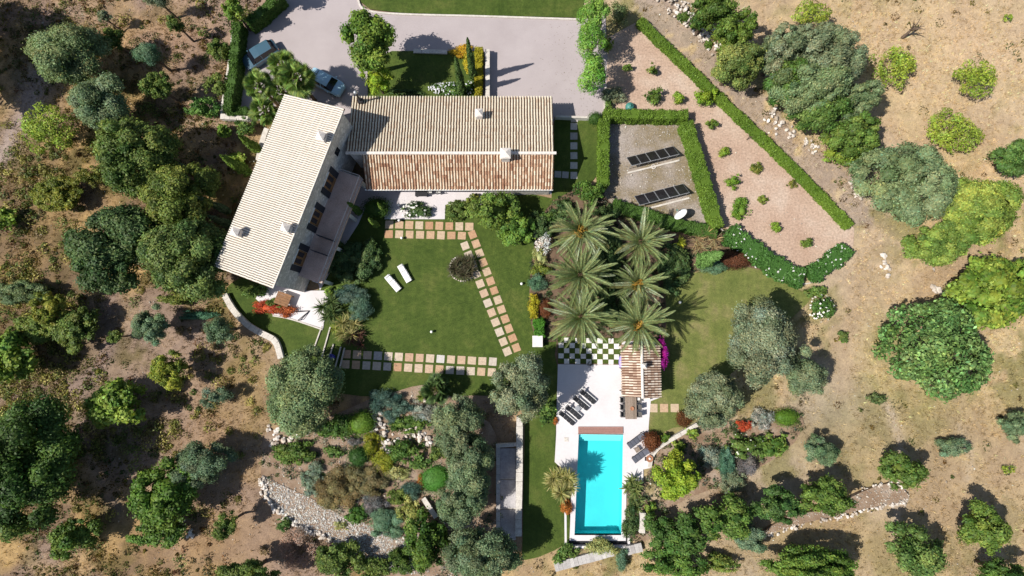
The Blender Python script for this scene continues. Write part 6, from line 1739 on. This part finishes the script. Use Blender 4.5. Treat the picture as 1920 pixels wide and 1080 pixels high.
tree('olive', 1405, 1005, 34, 28, 2.6, 'bluish tree at the left end of the lower retaining wall', clear=0.1, tint=(.7, .9, .85))
tree('leafy', 1238, 995, 36, 34, 2.4, 'bushy green tree below the upright stone pier', clear=0.06, tint=(.7, .8, .75))
tree('leafy', 1296, 1000, 44, 42, 2.8, 'large dark speckled bush in the bottom thicket', clear=0.06, tint=(.6, .7, .65))
tree('leafy', 1270, 1052, 60, 34, 2.4, 'green bush at the bottom edge of the thicket', clear=0.06, tint=(.75, .85, .7))
tree('oak', 1350, 1058, 36, 18, 1.4, 'yellowish low bush at the bottom edge right of the thicket', clear=0.05, tint=(1.4, 1.3, 1.2))
shrub('fig', 1220, 955, 12, 15, 1.0, 'small lime bush left of the dark speckled bush')
spiky(1188, 912, 26, 1.5, 'broad leaved rosette plant at the right rim of the pool', (0.075, 0.110, 0.030), 4, 26, 0.16, 'agave', stripe=(0.22, 0.24, 0.08))
spiky(1192, 945, 22, 1.2, 'narrow leaved plant below the broad rosettes', (0.095, 0.130, 0.045), 4, 30, 0.10, 'agave')
shrub('carob', 1184, 980, 16, 30, 1.0, 'dark creeping bush along the lower right pool wall')
spiky(1052, 905, 34, 3.3, 'large yellow striped yucca at the left rim of the pool', (0.200, 0.195, 0.060), 10, 90, 0.075, 'yucca', lo=-0.4, stripe=(0.55, 0.48, 0.22), stem=0.72)
shrub('orange', 1064, 950, 13, 16, 0.8, 'rust orange bush under the striped yucca')
shrub('cream', 1126, 1027, 29, 19, 1.1, 'cream variegated bush below the pool')
shrub('leafy', 1066, 1030, 20, 16, 0.9, 'loose green shrub left of the cream variegated bush')
shrub('leafy', 1050, 1046, 16, 12, 0.7, 'low leafy plant at the bottom left below the pool')
shrub('bluegreen', 1165, 1046, 13, 22, 1.0, 'narrow blue green bush between the two pebble walls')
shrub('orange', 1042, 790, 6, 7, 0.4, 'small orange flower tuft at the deck edge')
shrub('fig', 1022, 772, 20, 22, 1.2, 'light green bush below the silvery olive by the deck', tint=(.65, .75, 1.1))
tree('leafy', 1697, 886, 36, 40, 3.0, 'glossy tree at the top end of the lower right terrace', clear=0.12, tint=(.85, .85, .75))
tree('olive', 1786, 838, 32, 20, 1.4, 'low grey green bush on the right slope', name='grey_bush', cat='shrub', clear=0.05, tint=(.75, .95, .85))
tree('leafy', 1846, 990, 46, 46, 3.2, 'green tree near the lower right corner', clear=0.15, tint=(1.1, 1, .8))
tree('leafy', 1718, 1038, 52, 56, 3.4, 'pale leafy tree at the bottom right of the wall', clear=0.15, tint=(.9, .9, 1.0), lobek=0.7)
tree('oak', 1525, 1066, 90, 34, 3.6, 'wide dark green tree at the bottom edge, right of centre', clear=0.1, tint=(1.0, 1.15, .9))
tree('leafy', 1880, 1075, 50, 24, 3.4, 'dark tree cut by the bottom right corner', clear=0.15, tint=(.6, .7, .6))
tree('olive', 1906, 800, 36, 26, 2.0, 'dusty green bush at the right edge', clear=0.1, tint=(.8, .95, .8))
shrub('almond', 1892, 880, 12, 9, 0.5, 'small green tuft on the right slope')
shrub('leafy', 1642, 748, 20, 12, 0.6, 'flat grey green patch below the very big rounded tree', tint=(.9, .8, 1.2))
shrub('fig', 1580, 632, 12, 14, 0.6, 'little weedy tuft right of the big olives', tint=(.6, .6, 1))
# rock garden
tree('olive', 856, 800, 50, 54, 4.4, 'olive in the rock garden, uppermost of the shady row', clear=0.18, tint=(.8, .88, .75))
tree('olive', 882, 872, 48, 50, 4.4, 'olive left of the sunken steps', clear=0.18, tint=(.75, .88, .72))
tree('olive', 864, 940, 44, 46, 4.2, 'olive left of the sunken steps, lower one', clear=0.18, tint=(.72, .85, .7))
tree('olive', 905, 1040, 66, 50, 4.6, 'olive at the bottom edge left of the pool lawn', clear=0.18, tint=(.75, .88, .75))
tree('leafy', 800, 1018, 42, 50, 3.4, 'dark glossy tree at the bottom of the rock garden', clear=0.1, tint=(.65, .72, .5))
shrub('ball', 678, 793, 24, 22, 1.3, 'larger clipped green ball in the rock garden')
shrub('darkball', 671, 856, 19, 17, 1.1, 'smaller clipped dark ball in the rock garden')
shrub('teal', 722, 744, 30, 23, 1.0, 'dark blue green cushion at the top of the rock garden')
shrub('teal', 746, 762, 32, 21, 1.0, 'second blue green cushion beside the silver plants')
shrub('teal', 706, 758, 19, 19, 0.9, 'small blue green cushion nearest the big clipped ball')
spiky(798, 742, 20, 0.9, 'bright green spiky rosette beside the dark fan palm', (0.130, 0.170, 0.030), 2, 50, 0.06, 'yucca')
shrub('silver', 794, 770, 30, 21, 0.8, 'silver grey lavender in the rock garden', 'lavender', tint=(1.05, 1, 1.15))
shrub('leafy', 766, 796, 39, 19, 0.7, 'green low carpet plant between the rocks', tint=(.8, .85, .7))
shrub('yellow', 700, 838, 23, 30, 0.9, 'yellow green bush in the middle of the rock garden', 'golden_shrub', tint=(.62, .75, 1))
shrub('yellow', 716, 868, 26, 21, 0.8, 'lower yellow green bush in the middle of the rock garden', 'golden_shrub', tint=(.58, .75, 1))
shrub('cream', 742, 890, 26, 17, 0.7, 'white flecked bush in the rock garden')
shrub('leafy', 760, 846, 32, 26, 1.1, 'dark green bush on the pale rocks', tint=(.65, .75, .6))
shrub('fig', 786, 866, 21, 16, 0.8, 'light bush right of the dark one on the pale rocks', tint=(.6, .7, 1))
shrub('brown', 638, 914, 46, 42, 1.1, 'large brown green bush in the rock garden, left one')
shrub('brown', 696, 898, 42, 32, 1.1, 'brown green bush in the rock garden, right one', tint=(.85, .95, 1))
shrub('leafy', 554, 850, 42, 24, 1.2, 'dark leafy bush at the left of the rock garden', tint=(.75, .75, .6))
shrub('silver', 590, 878, 15, 14, 0.7, 'grey ball shrub, top of a cluster of four', tint=(.8, .95, .9))
shrub('silver', 577, 898, 15, 15, 0.6, 'grey ball shrub, left of a cluster of four', tint=(.8, .95, .85))
shrub('silver', 596, 901, 14, 14, 0.6, 'grey ball shrub, right of a cluster of four', tint=(.8, .95, .9))
shrub('silver', 586, 918, 16, 13, 0.6, 'grey ball shrub, lowest of a cluster of four', tint=(.75, .9, .85))
shrub('ball', 815, 898, 26, 24, 0.6, 'vivid green low dome beside the red edging plants', tint=(.55, .85, 1.0))
shrub('orange', 788, 905, 8, 21, 0.4, 'thin red edging plants in the rock garden')
shrub('teal', 772, 920, 23, 17, 0.8, 'dark teal bush left of the vivid green dome')
shrub('heather', 703, 946, 26, 21, 0.9, 'purple grey heather in the lower rock garden')
shrub('leafy', 669, 966, 20, 19, 0.9, 'green dome left of the heather', tint=(.75, .95, .7))
shrub('bluegreen', 715, 980, 35, 26, 1.0, 'feathery blue green mound in the lower rock garden')
shrub('bluegreen', 738, 996, 23, 16, 0.8, 'feathery mound at the edge of the gravel')
shrub('cream', 770, 960, 28, 29, 1.1, 'cream leaved bush left of the stone bench', tint=(1, 1, .8))
shrub('oak', 637, 1050, 42, 37, 2.4, 'round green bush at the bottom below the gravel')
shrub('oak', 702, 1066, 39, 21, 1.4, 'dark low bush at the bottom edge beside the gravel')
shrub('oak', 755, 1052, 30, 26, 1.6, 'dark shaded bush between gravel and glossy tree', tint=(.7, .8, .7))
shrub('drypink', 560, 1030, 39, 42, 1.3, 'dry pinkish bush below the curved stone edge')
shrub('leafy', 530, 985, 16, 13, 0.7, 'small green plant outside the curved stone edge', tint=(.6, .7, .7))
shrub('leafy', 616, 800, 28, 21, 1.0, 'dark bush under the big garden olive', tint=(.6, .7, .6))
shrub('leafy', 640, 800, 21, 26, 1.0, 'upright dark bush left of the larger clipped ball', tint=(.6, .7, .6))
shrub('leafy', 622, 850, 22, 12, 0.6, 'low green mat below the white rocks of the rock garden', tint=(.8, .85, .8))
shrub('silver', 650, 880, 14, 10, 0.5, 'small silver tuft above the brown bushes')
shrub('oak', 745, 930, 22, 14, 0.7, 'olive green tuft right of the brown bushes', tint=(1.2, 1.1, 1))
shrub('heather', 660, 826, 16, 10, 0.5, 'greyish tuft between the two clipped balls')
shrub('leafy', 840, 960, 22, 18, 0.9, 'dark fern clump in olive shade', tint=(.6, .7, .7))
shrub('teal', 735, 785, 18, 12, 0.6, 'small dark cushion below the silver lavender')
shrub('oak', 820, 850, 18, 14, 0.8, 'shaded bush below the uppermost rock garden olive')
shrub('cream', 640, 985, 14, 10, 0.5, 'pale tuft at the upper edge of the gravel')
# dead tree on the dry slope
rr = random.Random(3)
x, y = G(1692, 70)
o = tag(empty('dead_tree', (x, y, 0)), 'bare dead tree on the dry slope at top right', 'tree')
obj('branches', trunk_mesh(2.6, 0.16, 1.0, rr, (0.5, 0.4), 5, 0.9), o)
x, y = G(1400, 262)
o = tag(empty('dead_sapling', (x, y, 0)), 'bare dry sapling in the orchard soil', 'sapling')
obj('branches', trunk_mesh(1.1, 0.05, 0.5, rr, (0.15, 0.1), 4, 0.8), o)
x, y = G(868, 503)
ring = tag(empty('stone_ring', (x, y, 0)), 'ring of pale stones round the spiky clump on the lawn', 'stone ring')
for k in range(22):
    a = 2.2 + k / 22 * 4.0; s = rstone.uniform(0.14, 0.28)
    o = link(bpy.data.objects.new('stone', rstone.choice(STONES)), ring); o.location = (1.36 * math.cos(a), 1.36 * math.sin(a), 0.05); o.scale = (s, s, s * 0.7); o.rotation_euler = (0, 0, a * 3)

# ------------------------------------------------------------------ loose cover (stuff)
r = np.random.default_rng(2024)
def wild_points(n, x0=-58, x1=58, y0=-31, y1=34):
    X = r.uniform(x0, x1, n); Y = r.uniform(y0, y1, n)
    z, c, w = ground_at(X, Y)
    k = w > 0.6
    return X[k], Y[k], z[k], c[k]
# dry grass
X, Y, Z, C = wild_points(95000)
dens = fbm(X, Y, 5.0, 77); k = r.random(len(X)) < np.clip((dens - 0.30) * 3.2, 0.12, 1)
X, Y, Z, C = X[k], Y[k], Z[k], C[k]
n = len(X); nb = 4
a = r.uniform(0, 6.28, (n, nb)); el = r.uniform(0.35, 1.3, (n, nb)); L = r.uniform(0.14, 0.42, (n, 1)) * np.ones((1, nb))
base = np.stack([X[:, None] + r.normal(0, .06, (n, nb)), Y[:, None] + r.normal(0, .06, (n, nb)), (Z - 0.03)[:, None] * np.ones((1, nb))], -1)
d = np.stack([np.cos(a) * np.cos(el), np.sin(a) * np.cos(el), np.sin(el)], -1) * L[..., None]
s = np.stack([-np.sin(a), np.cos(a), 0 * a], -1) * 0.028
V = np.stack([base - s, base + s, base + d], 2).reshape(-1, 3)
cc = np.clip(C * np.exp(r.normal(0.12, 0.38, (n, 1))) * np.array([1.06, 1.0, 0.86]), .01, .75)
o = obj('dry_grass', np_mesh('dry_grass', V, None, np.arange(n * nb * 3).reshape(-1, 3), np.repeat(cc, nb * 3, 0), LEAF))
tag(o, 'dry straw coloured grass scattered over the wild slopes', 'grass', kind='stuff')
# green weeds
X, Y, Z, C = wild_points(15000)
gdn = fbm(X, Y, 7.0, 99); left = np.clip((10 - X) / 40, 0.07, 1)
k = r.random(len(X)) < np.clip((gdn - 0.42) * 5, 0, 1) * left
X, Y, Z = X[k], Y[k], Z[k]; n = len(X); nb = 26
sc = r.uniform(0.2, 0.75, (n, 1))
dd_ = sph(r, n * nb).reshape(n, nb, 3); dd_[..., 2] = np.abs(dd_[..., 2])
P = np.stack([X, Y, Z], -1)[:, None] + dd_ * sc[..., None] * np.array([1, 1, 0.55]) * r.uniform(.6, 1, (n, nb, 1))
base = np.stack([r.uniform(.05, .16, n), r.uniform(.06, .13, n), r.uniform(.012, .035, n)], 1)
v, q = leaf_quads(P.reshape(-1, 3), unit(dd_.reshape(-1, 3) + r.normal(0, .5, (n * nb, 3))), 0.22, 0.10, r)
o = obj('green_weeds', np_mesh('green_weeds', v, q, None, np.repeat(np.clip(np.repeat(base, nb, 0) * np.exp(r.normal(0, .25, (n * nb, 1))), .005, .6), 4, 0), LEAF))
tag(o, 'low green and brownish weeds among the dry grass', 'weeds', kind='stuff')
# knee high scrub on the wilder left slope
X, Y, Z, C = wild_points(3400, -58, -24)
gdn = fbm(X, Y, 9.0, 199); k = r.random(len(X)) < np.clip((gdn - 0.42) * 4.5, 0, 1) * np.clip((-22 - X) / 22, 0.1, 1) * np.where((Y > 20) | (Y < -17), 0.15, 1.0)
X, Y, Z = X[k], Y[k], Z[k]; n = len(X); nb = 60
sc = r.uniform(0.35, 1.0, (n, 1)); d = sph(r, n * nb).reshape(n, nb, 3); d[..., 2] = np.abs(d[..., 2])
P = np.stack([X, Y, Z], -1)[:, None] + d * sc[..., None] * np.array([1, 1, 0.7]) * r.uniform(.5, 1.05, (n, nb, 1))
pal = np.array([(0.22, 0.21, 0.05), (0.15, 0.17, 0.04), (0.28, 0.21, 0.10), (0.11, 0.15, 0.04), (0.31, 0.27, 0.08)])
base = pal[r.integers(0, 5, n)] * np.exp(r.normal(0, .2, (n, 1)))
v, q = leaf_quads(P.reshape(-1, 3), unit(d.reshape(-1, 3) + r.normal(0, .5, (n * nb, 3)) + [0, 0, .3]), 0.26, 0.11, r)
o = obj('scrub', np_mesh('scrub', v, q, None, np.repeat(np.clip(np.repeat(base, nb, 0) * np.exp(r.normal(0, .28, (n * nb, 1))), .005, .6), 4, 0), LEAF))
tag(o, 'knee high yellowish and brownish scrub over the left slope', 'scrub', kind='stuff')
# ground cover in the beds
def cover(name, P, n, col, label, hgt=0.28, thr=0.5):
    X, Y = in_px(P, n); k = (fbm(X, Y, 2.2, 55) > thr) & ~in_poly(X, Y, wp(P_GRAVEL, 3)) & ~in_poly(X, Y, wp(P_CHECK)) & ~in_poly(X, Y, wp(P_DECK)); X, Y = X[k], Y[k]; n = len(X); nb = 22
    sc = r.uniform(0.18, 0.5, (n, 1)); d = sph(r, n * nb).reshape(n, nb, 3); d[..., 2] = np.abs(d[..., 2])
    P_ = np.stack([X, Y, 0.02 + 0 * X], -1)[:, None] + d * sc[..., None] * np.array([1, 1, hgt / 0.4]) * r.uniform(.5, 1.1, (n, nb, 1))
    cl = np.array(col)[r.integers(0, len(col), n)] * np.exp(r.normal(0, .2, (n, 1)))
    v, q = leaf_quads(P_.reshape(-1, 3), unit(d.reshape(-1, 3) + r.normal(0, .5, (n * nb, 3)) + [0, 0, .3]), 0.2, 0.09, r)
    o = obj(name, np_mesh(name, v, q, None, np.repeat(np.clip(np.repeat(cl, nb, 0) * np.exp(r.normal(0, .25, (n * nb, 1))), .005, .6), 4, 0), LEAF))
    tag(o, label, 'ground cover', kind='stuff')
# loose stones: wild ground, gravel terrace, rockery
def stones_stuff(name, X, Y, Z, size, col, label):
    n = len(X); iv, it = np.array([[1, 0, 0], [-1, 0, 0], [0, 1, 0], [0, -1, 0], [0, 0, 1], [0, 0, -1.0]]), np.array([[0, 2, 4], [2, 1, 4], [1, 3, 4], [3, 0, 4], [2, 0, 5], [1, 2, 5], [3, 1, 5], [0, 3, 5]])
    ang = r.uniform(0, 6.28, n); S = size * np.exp(r.normal(0, .4, (n, 1, 1))) * r.uniform(.6, 1.2, (n, 1, 3)) * np.array([1, 1, .7])
    v = iv[None] * S * r.uniform(.75, 1.2, (n, 6, 1))
    ca, sa = np.cos(ang)[:, None], np.sin(ang)[:, None]
    v = np.stack([v[..., 0] * ca - v[..., 1] * sa, v[..., 0] * sa + v[..., 1] * ca, v[..., 2]], -1) + np.stack([X, Y, Z], -1)[:, None]
    t = (it[None] + (np.arange(n) * 6)[:, None, None]).reshape(-1, 3)
    cc = np.clip(np.array(col) * np.exp(r.normal(0, .3, (n, 1))), .05, .8)
    o = obj(name, np_mesh(name, v.reshape(-1, 3), None, t, np.repeat(cc, 6, 0), MAT['pebble']))
    tag(o, label, 'stones', kind='stuff')
X, Y, Z, C = wild_points(3800)
stones_stuff('loose_stones', X, Y, Z + 0.01, 0.06, (0.52, 0.46, 0.40), 'small loose stones strewn over the dry slopes')
def in_px(P, n):
    poly = wp(P, 3); xs_ = [p[0] for p in poly]; ys_ = [p[1] for p in poly]
    X = r.uniform(min(xs_), max(xs_), n); Y = r.uniform(min(ys_), max(ys_), n); k = in_poly(X, Y, poly)
    return X[k], Y[k]
MIX = [(0.05, 0.10, 0.03), (0.09, 0.13, 0.04), (0.05, 0.09, 0.05), (0.16, 0.15, 0.07), (0.20, 0.21, 0.15)]
cover('rockery_ground_cover', P_ROCKERY, 900, MIX, 'low mixed plants between the rock garden shrubs', 0.28, 0.50)
cover('border_ground_cover', P_SE_BEDS, 900, MIX, 'low mixed plants filling the lower right beds', 0.4, 0.46)
cover('palm_ground_cover', P_BED, 1500, [(0.03, 0.06, 0.02), (0.05, 0.09, 0.03), (0.04, 0.05, 0.03)], 'dark low plants covering the soil under the palms', 0.4, 0.36)
X, Y = in_px(P_GRAVEL, 20000)
stones_stuff('gravel_stones', X, Y, 0.05 + 0 * X, 0.062, (0.60, 0.56, 0.53), 'pale broken stones covering the curved gravel terrace')
X, Y = in_px(P_ROCKERY, 5200); k = (fbm(X, Y, 3.0, 7) > 0.5) & ~in_poly(X, Y, wp(P_GRAVEL, 3)); X, Y = X[k], Y[k]
stones_stuff('rockery_stones', X, Y, 0.02 + 0 * X, 0.07, (0.54, 0.48, 0.42), 'small pale stones on the rock garden soil')
X, Y = in_px(P_YARD, 4200)
stones_stuff('yard_stones', X, Y, 0.012 + 0 * X, 0.045, (0.46, 0.42, 0.38), 'gravel stones on the solar yard floor')
X, Y = in_px(P_TERRACE_E, 1800)
stones_stuff('terrace_stones', X, Y, 0.31 + 0 * X, 0.06, (0.52, 0.46, 0.40), 'stones on the soil of the lower right terrace')
X, Y = in_px(P_ORCHARD, 2600)
stones_stuff('orchard_stones', X, Y, 0.006 + 0 * X, 0.035, (0.50, 0.42, 0.36), 'small stones on the orchard soil')
xs_, ys_ = G(1085, 60); X = G(1085, 120)[0] + r.normal(0, 2.2, 260); Y = r.uniform(G(0, 215)[1], G(0, 45)[1], 260); k = in_poly(X, Y, wp(P_DRIVE)); X, Y = X[k], Y[k]
v, q = leaf_quads(np.stack([X, Y, 0.012 + 0 * X], -1), unit(np.array([0, 0, 1.0]) + r.normal(0, .1, (len(X), 3))), 0.16, 0.08, r)
o = obj('fallen_leaves', np_mesh('fallen_leaves', v, q, None, np.tile([0.14, 0.11, 0.06], (len(v), 1)), LEAF))
tag(o, 'dry fallen leaves on the right side of the gravel drive', 'leaves', kind='stuff')
